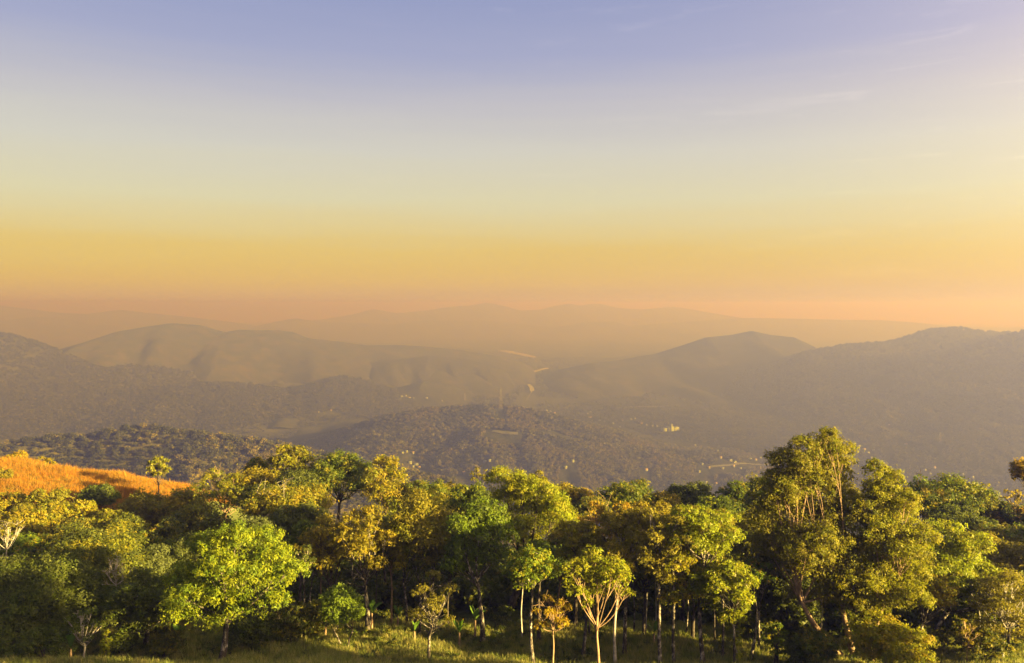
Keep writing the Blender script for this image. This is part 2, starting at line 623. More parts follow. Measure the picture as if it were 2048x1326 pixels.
def mat_bark(name, dark, pale, scale, lo, hi):
    m, t = new_mat(name)
    L = t.links.new
    tc = N(t, 'ShaderNodeTexCoord')
    mp = N(t, 'ShaderNodeMapping')
    mp.inputs['Scale'].default_value = (1, 1, .55)
    L(tc.outputs['Object'], mp.inputs[0])
    n = N(t, 'ShaderNodeTexNoise', Scale=scale, Detail=6.0, Roughness=0.7)
    L(mp.outputs[0], n.inputs['Vector'])
    r = ramp(t, [(lo, dark), (hi, pale)])
    L(n.outputs['Fac'], r.inputs[0])
    b = N(t, 'ShaderNodeBump', Strength=0.7, Distance=0.04)
    L(n.outputs['Fac'], b.inputs['Height'])
    p = N(t, 'ShaderNodeBsdfPrincipled', Roughness=0.9)
    p.inputs['Specular IOR Level'].default_value = 0.15
    L(r.outputs[0], p.inputs['Base Color'])
    L(b.outputs[0], p.inputs['Normal'])
    o = N(t, 'ShaderNodeOutputMaterial')
    L(p.outputs[0], o.inputs['Surface'])
    return m


M_leaf = mat_leaf()
BARK = {
    'mottled': mat_bark('mottled_bark', (.040, .033, .025), (.34, .30, .24), 3.4, .50, .62),
    'dark': mat_bark('dark_bark', (.028, .022, .017), (.15, .125, .095), 3.0, .45, .72),
    'tan': mat_bark('tan_bark', (.12, .080, .048), (.28, .19, .11), 4.0, .35, .65),
    'pale': mat_bark('pale_bark', (.12, .105, .085), (.34, .31, .26), 4.0, .35, .62),
}

PAL = {   # two leaf colours per kind of tree
    'lime': ((.125, .158, .008), (.185, .198, .009)),
    'fresh': ((.080, .122, .010), (.120, .156, .011)),
    'yellowgreen': ((.125, .142, .008), (.205, .185, .009)),
    'olive': ((.095, .092, .012), (.150, .128, .012)),
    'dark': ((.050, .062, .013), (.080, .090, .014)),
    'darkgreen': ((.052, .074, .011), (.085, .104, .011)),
    'gold': ((.150, .132, .010), (.230, .170, .010)),
    'orange': ((.205, .140, .011), (.265, .165, .012)),
    'brown': ((.120, .112, .013), (.185, .152, .014)),
    'greygreen': ((.062, .076, .022), (.095, .106, .030)),
    'goldgreen': ((.088, .108, .010), (.185, .155, .010)),
    'far_olive': ((.042, .046, .012), (.075, .068, .014)),
    'far_dark': ((.018, .022, .010), (.028, .033, .011)),
    'wood_olive': ((.024, .027, .009), (.042, .040, .010)),
    'wood_dark': ((.014, .017, .008), (.022, .026, .009)),
    'wood_gold': ((.055, .047, .010), (.085, .066, .011)),
    'far_gold': ((.110, .095, .012), (.17, .130, .014)),
}


def rng_unit(R, n):
    v = R.normal(size=(n, 3))
    return v / np.linalg.norm(v, axis=1)[:, None]


def leaf_mesh(name, centers, normals, axes, length, width, col):
    """One folded four-cornered leaf at every centre."""
    n = len(centers)
    nrm = normals / (np.linalg.norm(normals, axis=1)[:, None] + 1e-9)
    ax = axes - nrm * np.sum(axes * nrm, 1)[:, None]
    ax /= np.linalg.norm(ax, axis=1)[:, None] + 1e-9
    sd = np.cross(nrm, ax)
    l = np.asarray(length)[:, None] * .5
    w = np.asarray(width)[:, None] * .5
    # a narrow pointed leaf, its two base corners uneven so that no two look alike
    j = (np.arange(n) % 7 / 7.0 - .4)[:, None]
    V = np.empty((n, 3, 3))
    V[:, 0] = centers - ax * l * (.8 + .3 * j) + sd * w
    V[:, 1] = centers - ax * l * (.8 - .5 * j) - sd * w
    V[:, 2] = centers + ax * l * 1.15 - nrm * l * .25
    F = np.arange(n * 3).reshape(n, 3)
    return mesh_np(name, V.reshape(-1, 3), F, smooth=False, col=np.repeat(col, 3, 0))


def tube(path, rad, sides=7):
    """Vertices and faces of a bent, tapering tube."""
    P = np.asarray(path, float)
    n = len(P)
    T = np.gradient(P, axis=0)
    T /= np.linalg.norm(T, axis=1)[:, None] + 1e-9
    ref = np.array([1.0, 0.13, 0.07]) if abs(T[0, 2]) > .6 else np.array([0.1, 0.1, 1.0])
    U = np.cross(T, ref)
    U /= np.linalg.norm(U, axis=1)[:, None] + 1e-9
    W = np.cross(T, U)
    a = np.arange(sides) * 2 * math.pi / sides
    V = P[:, None, :] + np.asarray(rad)[:, None, None] * (np.cos(a)[None, :, None] * U[:, None, :] + np.sin(a)[None, :, None] * W[:, None, :])
    V = V.reshape(-1, 3)
    i = np.arange(n - 1)[:, None] * sides
    j = np.arange(sides)[None, :]
    j2 = (j + 1) % sides
    F = np.stack([i + j, i + j2, i + sides + j2, i + sides + j], -1).reshape(-1, 4)
    return V, F


def merge(parts):
    Vs, Fs, k = [], [], 0
    for V, F in parts:
        Vs.append(V)
        Fs.append(F + k)
        k += len(V)
    return np.concatenate(Vs), np.concatenate(Fs)


def curve3(p0, p1, p2, n):
    t = np.linspace(0, 1, n)[:, None]
    return (1 - t) ** 2 * p0 + 2 * t * (1 - t) * p1 + t * t * p2


COVER = 1.08


def crown_leaves(R, lobes, pal, leaf, cov, droop, tuft, mixin=None):
    """Leaf clumps over every lobe. lobes: (centre, radii)."""
    C, NR, AX, CO = [], [], [], []
    twigs = []
    la = leaf[0] * leaf[1] * .55
    ca, cb = np.array(pal[0]), np.array(pal[1])
    for c, rad in lobes:
        r = (rad[0] * rad[1] * rad[2]) ** (1 / 3)
        area = 4 * math.pi * r * r
        nl = int(area * cov * COVER / la)
        rc = tuft * r * .8
        nc = max(6, int(1.25 * area / (math.pi * rc * rc)))
        d = rng_unit(R, nc)
        d[:, 2] = np.where(d[:, 2] < -.35, -d[:, 2] * .8, d[:, 2])
        d /= np.linalg.norm(d, axis=1)[:, None]
        q = R.uniform(.35, 1.16, nc) ** .6 * np.where(R.uniform(0, 1, nc) < .12, 1.18, 1.0)
        cc = c + d * q[:, None] * rad
        size = R.uniform(.6, 1.25, nc)
        k = R.choice(nc, nl, p=size / size.sum())
        off = R.normal(size=(nl, 3)) * .5
        off *= (rc * size[k])[:, None]
        off[:, 2] *= .72
        p = cc[k] + off
        out = off / (rc * .6) + d[k] * .7
        nr = out * .55 + np.array([0, 0, .55]) + R.normal(size=(nl, 3)) * .55
        ax = R.normal(size=(nl, 3)) + out * .6 + np.array([0, 0, -1.6 * droop])
        tone = np.clip(R.uniform(0, 1, nc)[k] * .65 + R.uniform(0, 1, nl) * .5 - .1, 0, 1)[:, None]
        col = ca * (1 - tone) + cb * tone
        if mixin is not None:
            pick = (R.uniform(0, 1, nc)[k] < mixin[1])[:, None]
            ma, mb = np.array(PAL[mixin[0]][0]), np.array(PAL[mixin[0]][1])
            col = np.where(pick, ma * (1 - tone) + mb * tone, col)
        col = col * R.uniform(.78, 1.22, (nl, 1))
        C.append(p)
        NR.append(nr)
        AX.append(ax)
        CO.append(col)
        twigs.append((c, cc))
    if len(lobes) > 3:      # sprays that fill the space between neighbouring lobes
        C0, N0, A0, K0 = (np.concatenate(q) for q in (C, NR, AX, CO))
        cc = np.array([c for c, _ in lobes])
        rr = np.array([(q[0] * q[1] * q[2]) ** (1 / 3) for _, q in lobes])
        m = int(.26 * len(C0))
        i = R.integers(0, len(cc), m)
        alt = R.integers(0, len(cc), (m, 5))
        dist = np.linalg.norm(cc[alt] - cc[i][:, None, :], axis=2) + 1e3 * (alt == i[:, None])
        j = alt[np.arange(m), np.argmin(dist, 1)]
        nsp = max(4, m // 40)
        sp = R.integers(0, nsp, m)
        i, j = i[sp % m], j[sp % m]
        u = R.uniform(.2, .8, nsp)[sp][:, None]
        p = cc[i] * (1 - u) + cc[j] * u + (R.normal(size=(nsp, 3))[sp] * .42 + R.normal(size=(m, 3)) * .24) * rr[i][:, None]
        k = R.integers(0, len(C0), m)
        C.append(p)
        NR.append(N0[k])
        AX.append(A0[k])
        CO.append(K0[k])
    C = np.concatenate(C)
    n = len(C)
    s = R.uniform(.55, 1.45, n)
    return (C, np.concatenate(NR), np.concatenate(AX), leaf[0] * s, leaf[1] * s, np.concatenate(CO)), twigs


def shape_lobes(R, shape, cx, z0, z1, rw):
    """Random lobes that fill a crown between heights z0 and z1, half width rw."""
    h = z1 - z0
    rh = h / 2
    out = []
    if shape == 'dome':
        n, k, fl = 11, .44, .8
    elif shape == 'round':
        n, k, fl = 9, .48, .9
    elif shape == 'tiers':
        n, k, fl = 13, .40, .42
    elif shape == 'tall':
        n, k, fl = 10, .50, 1.05
    elif shape == 'open':
        n, k, fl = 12, .30, .75
    elif shape == 'sparse':
        n, k, fl = 9, .24, .7
    else:
        n, k, fl = 10, .4, .8
    ga = 2.399963
    ph = R.uniform(0, 6.28)
    for i in range(n):
        f = (i + .5) / n
        zz = 1 - 1.75 * f if shape != 'tall' else 1 - 2 * f
        rr = math.sqrt(max(0, 1 - zz * zz))
        r = k * min(rw, rh * 1.25) * R.uniform(.8, 1.2)
        if shape == 'tiers':
            r = k * rw * R.uniform(.8, 1.15)
        ax = max(rw - r * .9, .1)
        az = max(rh - r * fl * .8, .1)
        a = ph + i * ga
        m = R.uniform(.72, 1.02)
        if shape == 'tall':
            rr = rr * (0.65 + .35 * f)
        c = np.array([cx + math.cos(a) * rr * ax * m, math.sin(a) * rr * ax * m, z0 + rh + zz * az * m])
        out.append((c, np.array([r, r, r * fl]) * R.uniform(.9, 1.1)))
    r = k * min(rw, rh) * 1.1
    out.append((np.array([cx, 0, z0 + rh * 1.1]), np.array([r * 1.15, r * 1.15, r * fl])))
    return out


_tree_n = [0]
GROW, GROW_DOWN = 1.2, 14


def tree(name, label, cat, kind, X, Yt, W, Yb, D, Xb=None, shape='dome', bark='dark', lobes=None, leaf=None, cov=1.0, droop=.2,
         tuft=.42, mixin=None, trunk_r=None, fork=None, lean=0.0, stems=1, group=None, nlimb=6, depth=.9, tufts=(), bare=0):
    """A tree whose crown the photograph shows between Yt and Yb, W wide, with its foot at distance D below Xb."""
    _tree_n[0] += 1
    R = np.random.default_rng(1000 + _tree_n[0] * 7)
    Xb = X if Xb is None else Xb
    s = D / view_dir(X, 1100)[1] / FLEN
    bx = at(Xb, 1150, D)[0]
    bz = float(ground_z(np.array([bx]), np.array([D]))[0]) - .12
    base = np.array([bx, D, bz])
    loc = lambda X_, Y_: np.array(at(X_, Y_, D)) - base
    Yb = Yb + GROW_DOWN
    top, bot = loc(X, Yt), loc(X, Yb)
    rw = W * s / 2 * (1.0 if lobes else GROW)
    if leaf is None:
        l = .165 if D < 60 else .20 if D < 75 else .25
        leaf = (l, l * .5)
    if lobes:
        L = []
        for q in lobes:
            c = loc(q[0], q[1])
            rx = q[2] * s
            rz = (q[3] if len(q) > 3 else q[2]) * s
            c[1] += (q[4] if len(q) > 4 else R.uniform(-.45, .45)) * rw * depth
            L.append((c, np.array([rx, (rx + rz) * .5, rz])))
    else:
        L = shape_lobes(R, shape, top[0], bot[2], top[2], rw)
    for q in tufts:
        c = loc(q[0], q[1])
        r = q[2] * s
        L.append((c + np.array([0, R.uniform(-.2, .2), 0]), np.array([r, r, r * .8])))
    H = top[2]
    o = bpy.data.objects.new(name, None)
    COL.objects.link(o)
    o.location = base
    o.empty_display_size = .5
    tag(o, label, cat, group)
    pal = PAL[kind] if isinstance(kind, str) else kind
    args, twigs = crown_leaves(R, L, pal, leaf, cov * (.78 if D > 78 else 1.0), droop, tuft, mixin)
    link('crown', leaf_mesh('crown', *args), o, M_leaf)
    # trunk and limbs
    if trunk_r is None:
        trunk_r = max(.07, .016 * H + .012 * rw)
    bm = BARK[bark]
    fz = (bot[2] if fork is None else loc(X, fork)[2])
    fz = max(fz, .25 * H)
    cen = np.mean([c for c, _ in L], axis=0)
    nl = len(L)
    for st in range(stems):
        f0 = np.array([cen[0] * .75 + (st - (stems - 1) / 2) * rw * .7, R.uniform(-.1, .1) * rw, fz])
        b0 = np.array([(st - (stems - 1) / 2) * trunk_r * 3, R.uniform(-.3, .3) * (stems > 1), 0])
        n = 12
        mid = (b0 + f0) / 2 + np.array([lean + R.normal() * .03 * H, R.normal() * .03 * H, 0])
        P = curve3(b0, mid, f0, n)
        tt = np.linspace(0, 1, n)
        P[:, 0] += .05 * np.sin(tt * 7 + R.uniform(0, 6)) * tt
        rad = trunk_r * (1 - .45 * tt) * (1 + .5 * np.exp(-tt * 14))
        # the leader runs on into the crown
        hi = cen + np.array([(st - (stems - 1) / 2) * rw * .5, 0, .35 * (H - cen[2])])
        P2 = curve3(f0, f0 + (f0 - mid) * .5, hi, 7)[1:]
        r2 = np.linspace(rad[-1] * .95, .02, 7)[1:]
        P = np.concatenate([P, P2])
        rad = np.concatenate([rad, r2])
        V, F = tube(P, rad, 8)
        link('trunk', mesh_np('trunk', V, F, smooth=True), o, bm)
        mine = [i for i in range(nl) if i % stems == st]
        order = sorted(mine, key=lambda i: -L[i][1][0])[:nlimb]
        for i in mine:
            c, rr = L[i]
            zt = np.clip(fz + R.uniform(-.12, .25) * (c[2] - fz), .2 * H, max(c[2] - .1, .22 * H))
            k = int(np.argmin(np.abs(P[:, 2] - zt)))
            p0 = P[k]
            e = c - p0
            p1 = p0 + e * .5 + np.array([e[0] * .12, e[1] * .12, -.18 * np.hypot(e[0], e[1])]) + R.normal(size=3) * .06 * np.linalg.norm(e)
            Q = curve3(p0, p1, c, 8)
            r0 = min(rad[k] * .62, .02 + .045 * np.linalg.norm(e) + .02 * rr[0])
            parts = [tube(Q, np.linspace(r0, .018, 8), 5)]
            cc = twigs[i][1]
            for w in R.permutation(len(cc))[:(7 if D < 75 else 4)]:
                g = Q[R.integers(4, 8)]
                parts.append(tube(curve3(g, (g + cc[w]) / 2 + R.normal(size=3) * .08 * rr[0], cc[w], 4), np.linspace(.022, .008, 4) * (1 if D < 75 else 1.3), 3))
            V, F = merge(parts)
            if i in order:
                link('limb', mesh_np('limb', V, F, smooth=True), o, bm)
            else:
                link('branch', mesh_np('branch', V, F, smooth=True), o, bm)
        for _ in range(bare):      # leafless twigs
            k = R.integers(8, len(P))
            p0 = P[k]
            e = rng_unit(R, 1)[0] * rw * R.uniform(.4, .75)
            e[2] = abs(e[2]) * .7 + .1 * rw
            Q = curve3(p0, p0 + e * .5 + np.array([0, 0, -.1]), p0 + e, 6)
            parts = [tube(Q, np.linspace(min(rad[k] * .5, .05), .008, 6), 4)]
            for w in range(4):
                g = Q[R.integers(2, 6)]
                ee = rng_unit(R, 1)[0] * rw * .35
                ee[2] = abs(ee[2])
                parts.append(tube(curve3(g, g + ee * .5, g + ee, 3), np.linspace(.018, .006, 3), 3))
            V, F = merge(parts)
            link('bare_branch', mesh_np('bare_branch', V, F, smooth=True), o, bm)
    return o


def shrub(name, label, cat, kind, X, Yt, W, D, shape='round', group=None, cov=1.0, leaf=None, mixin=None, bark='dark', lobes=None, tuft=.42, droop=.1, Yb=None):
    """A bush that is leafy down to the ground: stems and foliage."""
    _tree_n[0] += 1
    R = np.random.default_rng(5000 + _tree_n[0] * 11)
    s = D / view_dir(X, 1150)[1] / FLEN
    bx = at(X, 1150, D)[0]
    bz = float(ground_z(np.array([bx]), np.array([D]))[0]) - .05
    base = np.array([bx, D, bz])
    H = max(at(X, Yt, D)[2] - bz, .9)
    rw = W * s / 2
    if leaf is None:
        l = .16 if D < 60 else .20 if D < 75 else .25
        leaf = (l, l * .52)
    lo = .02 * H if Yb is None else max(.1 * H, at(X, Yb, D)[2] - bz)
    if lobes:
        L = []
        for q in lobes:
            c = np.array(at(q[0], q[1], D)) - base
            rx = q[2] * s
            rz = (q[3] if len(q) > 3 else q[2]) * s
            c[1] += R.uniform(-.4, .4) * rw
            L.append((c, np.array([rx, rx, rz])))
    else:
        L = shape_lobes(R, shape, 0.0, lo, H, rw)
    o = bpy.data.objects.new(name, None)
    COL.objects.link(o)
    o.location = base
    tag(o, label, cat, group)
    args, twigs = crown_leaves(R, L, PAL[kind], leaf, cov, droop, tuft, mixin)
    link('foliage', leaf_mesh('foliage', *args), o, M_leaf)
    for i, (c, rr) in enumerate(L[:6]):
        b0 = np.array([R.uniform(-.25, .25) * rw * .6, R.uniform(-.2, .2) * rw, 0])
        parts = [tube(curve3(b0, np.array([b0[0], b0[1], c[2] * .6]), c, 7), np.linspace(.02 + .012 * H, .012, 7), 5)]
        for w in range(min(5, len(twigs[i][1]))):
            parts.append(tube(curve3(c, (c + twigs[i][1][w]) / 2, twigs[i][1][w], 3), np.linspace(.016, .007, 3), 3))
        V, F = merge(parts)
        link('stem', mesh_np('stem', V, F, smooth=True), o, BARK[bark])
    return o


# ------------------------------------------------------------------ scattered stuff (woods far off, undergrowth, grass)
def scatter(name, protos, pts, scale, seed, mat, tilt=0.0, field=None):
    """ONE object: copies of small meshes at many points (things nobody could count)."""
    R = np.random.default_rng(seed)
    n = len(pts)
    me = bpy.data.meshes.new(name)
    me.vertices.add(n)
    me.vertices.foreach_set('co', np.asarray(pts, np.float32).ravel())
    a = me.attributes.new('size', 'FLOAT', 'POINT')
    a.data.foreach_set('value', np.asarray(scale, np.float32))
    rot = np.zeros((n, 3), np.float32)
    rot[:, 2] = R.uniform(0, 6.28, n)
    rot[:, :2] = R.normal(size=(n, 2)) * tilt
    a = me.attributes.new('turn', 'FLOAT_VECTOR', 'POINT')
    a.data.foreach_set('vector', rot.ravel())
    a = me.attributes.new('pick', 'INT', 'POINT')
    pk = R.integers(0, len(protos), n)
    if field is not None:       # kinds keep together in patches
        f = np.clip((np.asarray(field) * .9 + .5 + R.normal(size=n) * .16), 0, .999)
        pk = (f * len(protos)).astype(int)
    a.data.foreach_set('value', pk.astype(np.int32))
    o = link(name, me)
    c = bpy.data.collections.new(name + '_kinds')
    for p in protos:
        po = bpy.data.objects.new('clump', p)
        if len(p.materials) == 0:
            p.materials.append(mat)
        c.objects.link(po)
    g = bpy.data.node_groups.new(name, 'GeometryNodeTree')
    g.interface.new_socket('Geometry', in_out='INPUT', socket_type='NodeSocketGeometry')
    g.interface.new_socket('Geometry', in_out='OUTPUT', socket_type='NodeSocketGeometry')
    gi = g.nodes.new('NodeGroupInput')
    go = g.nodes.new('NodeGroupOutput')
    ip = g.nodes.new('GeometryNodeInstanceOnPoints')
    ci = g.nodes.new('GeometryNodeCollectionInfo')
    ci.inputs['Collection'].default_value = c
    ci.inputs['Separate Children'].default_value = True
    ci.inputs['Reset Children'].default_value = True

    def named(nm, ty):
        q = g.nodes.new('GeometryNodeInputNamedAttribute')
        q.data_type = ty
        q.inputs['Name'].default_value = nm
        return q.outputs['Attribute']
    L = g.links.new
    L(gi.outputs[0], ip.inputs['Points'])
    L(ci.outputs[0], ip.inputs['Instance'])
    ip.inputs['Pick Instance'].default_value = True
    L(named('pick', 'INT'), ip.inputs['Instance Index'])
    L(named('turn', 'FLOAT_VECTOR'), ip.inputs['Rotation'])
    L(named('size', 'FLOAT'), ip.inputs['Scale'])
    L(ip.outputs[0], go.inputs[0])
    md = o.modifiers.new('scatter', 'NODES')
    md.node_group = g
    tag(o, kind='stuff')
    return o


def crown_proto(seed, pal, nleaf, leaf, flat=.8, mixin=None):
    """A unit crown (about 1 m across, standing on its base) made of leaf clumps."""
    R = np.random.default_rng(seed)
    L = shape_lobes(R, 'dome', 0, .12, 1.0 * flat, .5)
    area = sum(4 * math.pi * (r[0] * r[1] * r[2]) ** (2 / 3) for _, r in L)
    cov = nleaf * leaf[0] * leaf[1] * .55 / area
    args, _ = crown_leaves(R, L, PAL[pal], leaf, cov, .1, .5, mixin)
    return leaf_mesh('clump', *args)


def tuft_proto(seed, ca, cb, blades, h, spread):
    R = np.random.default_rng(seed)
    b = R.normal(size=(blades, 2)) * spread
    a = R.uniform(0, 6.28, blades)
    hh = h * R.uniform(.55, 1.25, blades)
    bend = R.uniform(.1, .55, blades) * hh
    w = .012 + .012 * R.uniform(0, 1, blades)
    dx, dy = np.cos(a), np.sin(a)
    V = np.empty((blades, 5, 3))
    for k, (sx, f) in enumerate(((-1, 0), (1, 0), (1, .6), (-1, .6))):
        ww = w * (1 - .35 * (f > 0))
        V[:, k, 0] = b[:, 0] - dy * ww * sx + dx * bend * f * f
        V[:, k, 1] = b[:, 1] + dx * ww * sx + dy * bend * f * f
        V[:, k, 2] = hh * f
    V[:, 4, 0] = b[:, 0] + dx * bend
    V[:, 4, 1] = b[:, 1] + dy * bend
    V[:, 4, 2] = hh
    i = np.arange(blades)[:, None] * 5
    F = np.concatenate([i + np.array([0, 1, 2]), i + np.array([0, 2, 3]), i + np.array([3, 2, 4])])
    t = R.uniform(0, 1, (blades, 1))
    col = (np.array(ca) * (1 - t) + np.array(cb) * t) * R.uniform(.75, 1.25, (blades, 1))
    return mesh_np('clump', V.reshape(-1, 3), F, col=np.repeat(col, 5, 0))


# ------------------------------------------------------------------ houses of the valley
def mat_plain(name, col, rough=.8, noise=0.0, scale=1.0):
    m, t = new_mat(name)
    p = N(t, 'ShaderNodeBsdfPrincipled', Roughness=rough)
    if noise:
        tc = N(t, 'ShaderNodeTexCoord')
        n = N(t, 'ShaderNodeTexNoise', Scale=scale, Detail=5.0, Roughness=0.65)
        t.links.new(tc.outputs['Object'], n.inputs['Vector'])
        r = ramp(t, [(.3, tuple(c * (1 - noise) for c in col)), (.7, tuple(c * (1 + noise * .4) for c in col))])
        t.links.new(n.outputs['Fac'], r.inputs[0])
        t.links.new(r.outputs[0], p.inputs['Base Color'])
    else:
        p.inputs['Base Color'].default_value = (*col, 1)
    o = N(t, 'ShaderNodeOutputMaterial')
    t.links.new(p.outputs[0], o.inputs['Surface'])
    return m


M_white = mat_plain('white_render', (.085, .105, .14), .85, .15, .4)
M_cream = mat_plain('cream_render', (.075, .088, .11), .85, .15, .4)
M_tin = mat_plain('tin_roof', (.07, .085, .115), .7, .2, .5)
M_tile = mat_plain('clay_roof', (.13, .085, .065), .85, .25, .6)
M_pane = mat_plain('dark_glass', (.04, .045, .05), .15)
M_steel = mat_plain('mast_steel', (.035, .028, .026), .6, .2, .8)
M_dust = mat_plain('pale_earth', (.032, .032, .029), .95, .3, .05)


def box(x0, x1, y0, y1, z0, z1):
    V = np.array([(x, y, z) for z in (z0, z1) for x, y in ((x0, y0), (x1, y0), (x1, y1), (x0, y1))], float)
    F = np.array([(3, 2, 1, 0), (4, 5, 6, 7), (0, 1, 5, 4), (1, 2, 6, 5), (2, 3, 7, 6), (3, 0, 4, 7)])
    return V, F


def roof_shape(w, d, z, h, o=.5):
    a, b = w / 2 + o, d / 2 + o
    V = np.array([(-a, -b, z), (a, -b, z), (a, b, z), (-a, b, z), (-a, 0, z + h), (a, 0, z + h),
                  (-a, -b, z + .25), (a, -b, z + .25), (a, b, z + .25), (-a, b, z + .25), (-a, 0, z + h + .25), (a, 0, z + h + .25)])
    F = [(0, 1, 5, 4), (2, 3, 4, 5), (6, 10, 11, 7), (8, 11, 10, 9), (0, 6, 7, 1), (2, 8, 9, 3), (1, 7, 11, 5), (5, 11, 8, 2), (0, 4, 10, 6), (3, 9, 10, 4)]
    return V, np.array(F)


HOUSE_XY = []
ORD = ['first', 'second', 'third', 'fourth', 'fifth', 'sixth', 'seventh', 'eighth', 'ninth', 'tenth', 'eleventh', 'twelfth', 'thirteenth', 'fourteenth',
       'fifteenth', 'sixteenth', 'seventeenth', 'eighteenth', 'nineteenth', 'twentieth', 'twenty-first', 'twenty-second']


def house(X, Y, w, label, group, k):
    R = random.Random(int(X * 31 + Y))
    x, y, z = hit(X, Y)
    HOUSE_XY.append((x, y))
    W = max(5.0, w * y / FLEN * .62)
    dp = min(W * .8, R.uniform(7, 10))
    hh = R.uniform(2.6, 3.6) + (1.5 if W > 14 else 0)
    o = bpy.data.objects.new('house', None)
    COL.objects.link(o)
    o.location = (x, y, z - .5)
    o.rotation_euler = (0, 0, R.uniform(-.45, .45))
    tag(o, label, 'house', group)
    white = k % 3 != 1
    V, F = box(-W / 2, W / 2, -dp / 2, dp / 2, -2, hh)
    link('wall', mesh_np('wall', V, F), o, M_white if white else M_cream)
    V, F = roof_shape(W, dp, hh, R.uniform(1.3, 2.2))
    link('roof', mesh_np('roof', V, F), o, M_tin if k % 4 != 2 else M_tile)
    for s in (-1, 1):
        V, F = box(s * W * .27 - .8, s * W * .27 + .8, -dp / 2 - .05, -dp / 2 + .05, 1.2, 2.7)
        link('window', mesh_np('window', V, F), o, M_pane)
    V, F = box(-.6, .6, -dp / 2 - .05, -dp / 2 + .05, .0, 2.3)
    link('door', mesh_np('door', V, F), o, M_tile)


CLUSTERS = [
    ('of the hamlet below the long left hill', [(803, 793, 8), (812, 793, 6), (818, 796, 10), (827, 797, 5), (853, 797, 8), (884, 803, 4)]),
    ('in the far left valley', [(585, 826, 6), (637, 825, 4), (662, 822, 5), (674, 822, 5)]),
    ('under the near foot of the mast hill', [(805, 907, 8), (813, 905, 6), (826, 908, 5), (820, 927, 10), (832, 931, 13), (846, 933, 11), (838, 937, 9), (826, 935, 7), (970, 925, 8), (979, 924, 6), (927, 946, 4)]),
    ('on the ridge right of the mast', [(1093, 822, 6), (1101, 824, 5), (1109, 827, 5)]),
    ('of the town strip before the white building', [(1175, 828, 5), (1181, 825, 6), (1180, 836, 9), (1200, 842, 6), (1209, 844, 4), (1226, 848, 4), (1245, 842, 4), (1240, 855, 5), (1262, 840, 5), (1270, 838, 4),
                                                          (1283, 848, 6), (1293, 851, 5), (1305, 853, 4), (1314, 854, 5)]),
    ('alone among trees on the mast hill spur', [(1145, 924, 10), (1131, 938, 9), (1292, 941, 10)]),
    ('of the village along the pale road', [(1390, 892, 5), (1435, 903, 6), (1441, 917, 6), (1448, 915, 5), (1460, 922, 13), (1470, 926, 7), (1467, 934, 6), (1477, 921, 5), (1481, 938, 7), (1445, 938, 8), (1418, 938, 5),
                                              (1398, 945, 5), (1404, 930, 4), (1500, 919, 8), (1511, 921, 8), (1521, 917, 6), (1534, 918, 7), (1545, 916, 6), (1432, 969, 6), (1412, 967, 4)]),
    ('at the foot of the right slope', [(1710, 889, 6), (1718, 893, 8), (1728, 900, 9), (1736, 906, 8), (1742, 917, 5), (1747, 902, 6), (1812, 890, 8), (1770, 937, 6), (1850, 942, 6), (1860, 949, 7), (1869, 937, 4), (1925, 950, 8),
                                         (1945, 957, 5), (2010, 968, 6), (1778, 851, 4)]),
]
for place, hs in CLUSTERS:
    order = sorted(range(len(hs)), key=lambda i: hs[i][0])
    for r_, i in enumerate(order):
        X, Y, w = hs[i]
        if i % 3 == 1:
            k, colr = i, 'cream'
        else:
            k, colr = i, 'white'
        roof = 'clay roofed' if i % 4 == 2 else 'tin roofed'
        house(X, Y, w, f'{colr} {roof} house, {ORD[r_]} from left {place}', 'houses of the valley', k)


def big_building():
    x, y, z = hit(1340, 862)
    HOUSE_XY.append((x, y))
    HOUSE_XY.append((x - 25, y))
    HOUSE_XY.append((x + 25, y))
    o = bpy.data.objects.new('large_building', None)
    COL.objects.link(o)
    o.location = (x, y, z - 1)
    o.rotation_euler = (0, 0, .3)
    tag(o, 'large white building with several wings standing out in the hazy valley town', 'building')
    s = y / FLEN
    Wt = 36 * s
    wings = [(-Wt * .5, -Wt * .22, -9, 9, 11), (-Wt * .22, Wt * .12, -12, 6, 15), (Wt * .12, Wt * .5, -8, 10, 12), (-Wt * .08, Wt * .03, -14, -6, 24)]
    for a, b, c, d, h in wings:
        V, F = box(a, b + .02, c, d, -3, h)
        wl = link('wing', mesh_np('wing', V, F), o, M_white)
        V, F = box(a - .4, b + .4, c - .4, d + .4, h + .003, h + .8)
        link('roof', mesh_np('roof', V, F), wl, M_tin)
        n = max(2, int((b - a) / 5))
        for fl in range(int(h // 4)):
            for i in range(n):
                cx = a + (b - a) * (i + .5) / n
                V, F = box(cx - 1.0, cx + 1.0, c - .06, c + .06, fl * 3.8 + 1.2, fl * 3.8 + 2.9)
                link('window', mesh_np('window', V, F), wl, M_pane)


big_building()


# ------------------------------------------------------------------ masts
def beam(p, q, r):
    return tube(np.array([p, q], float), [r, r], 4)


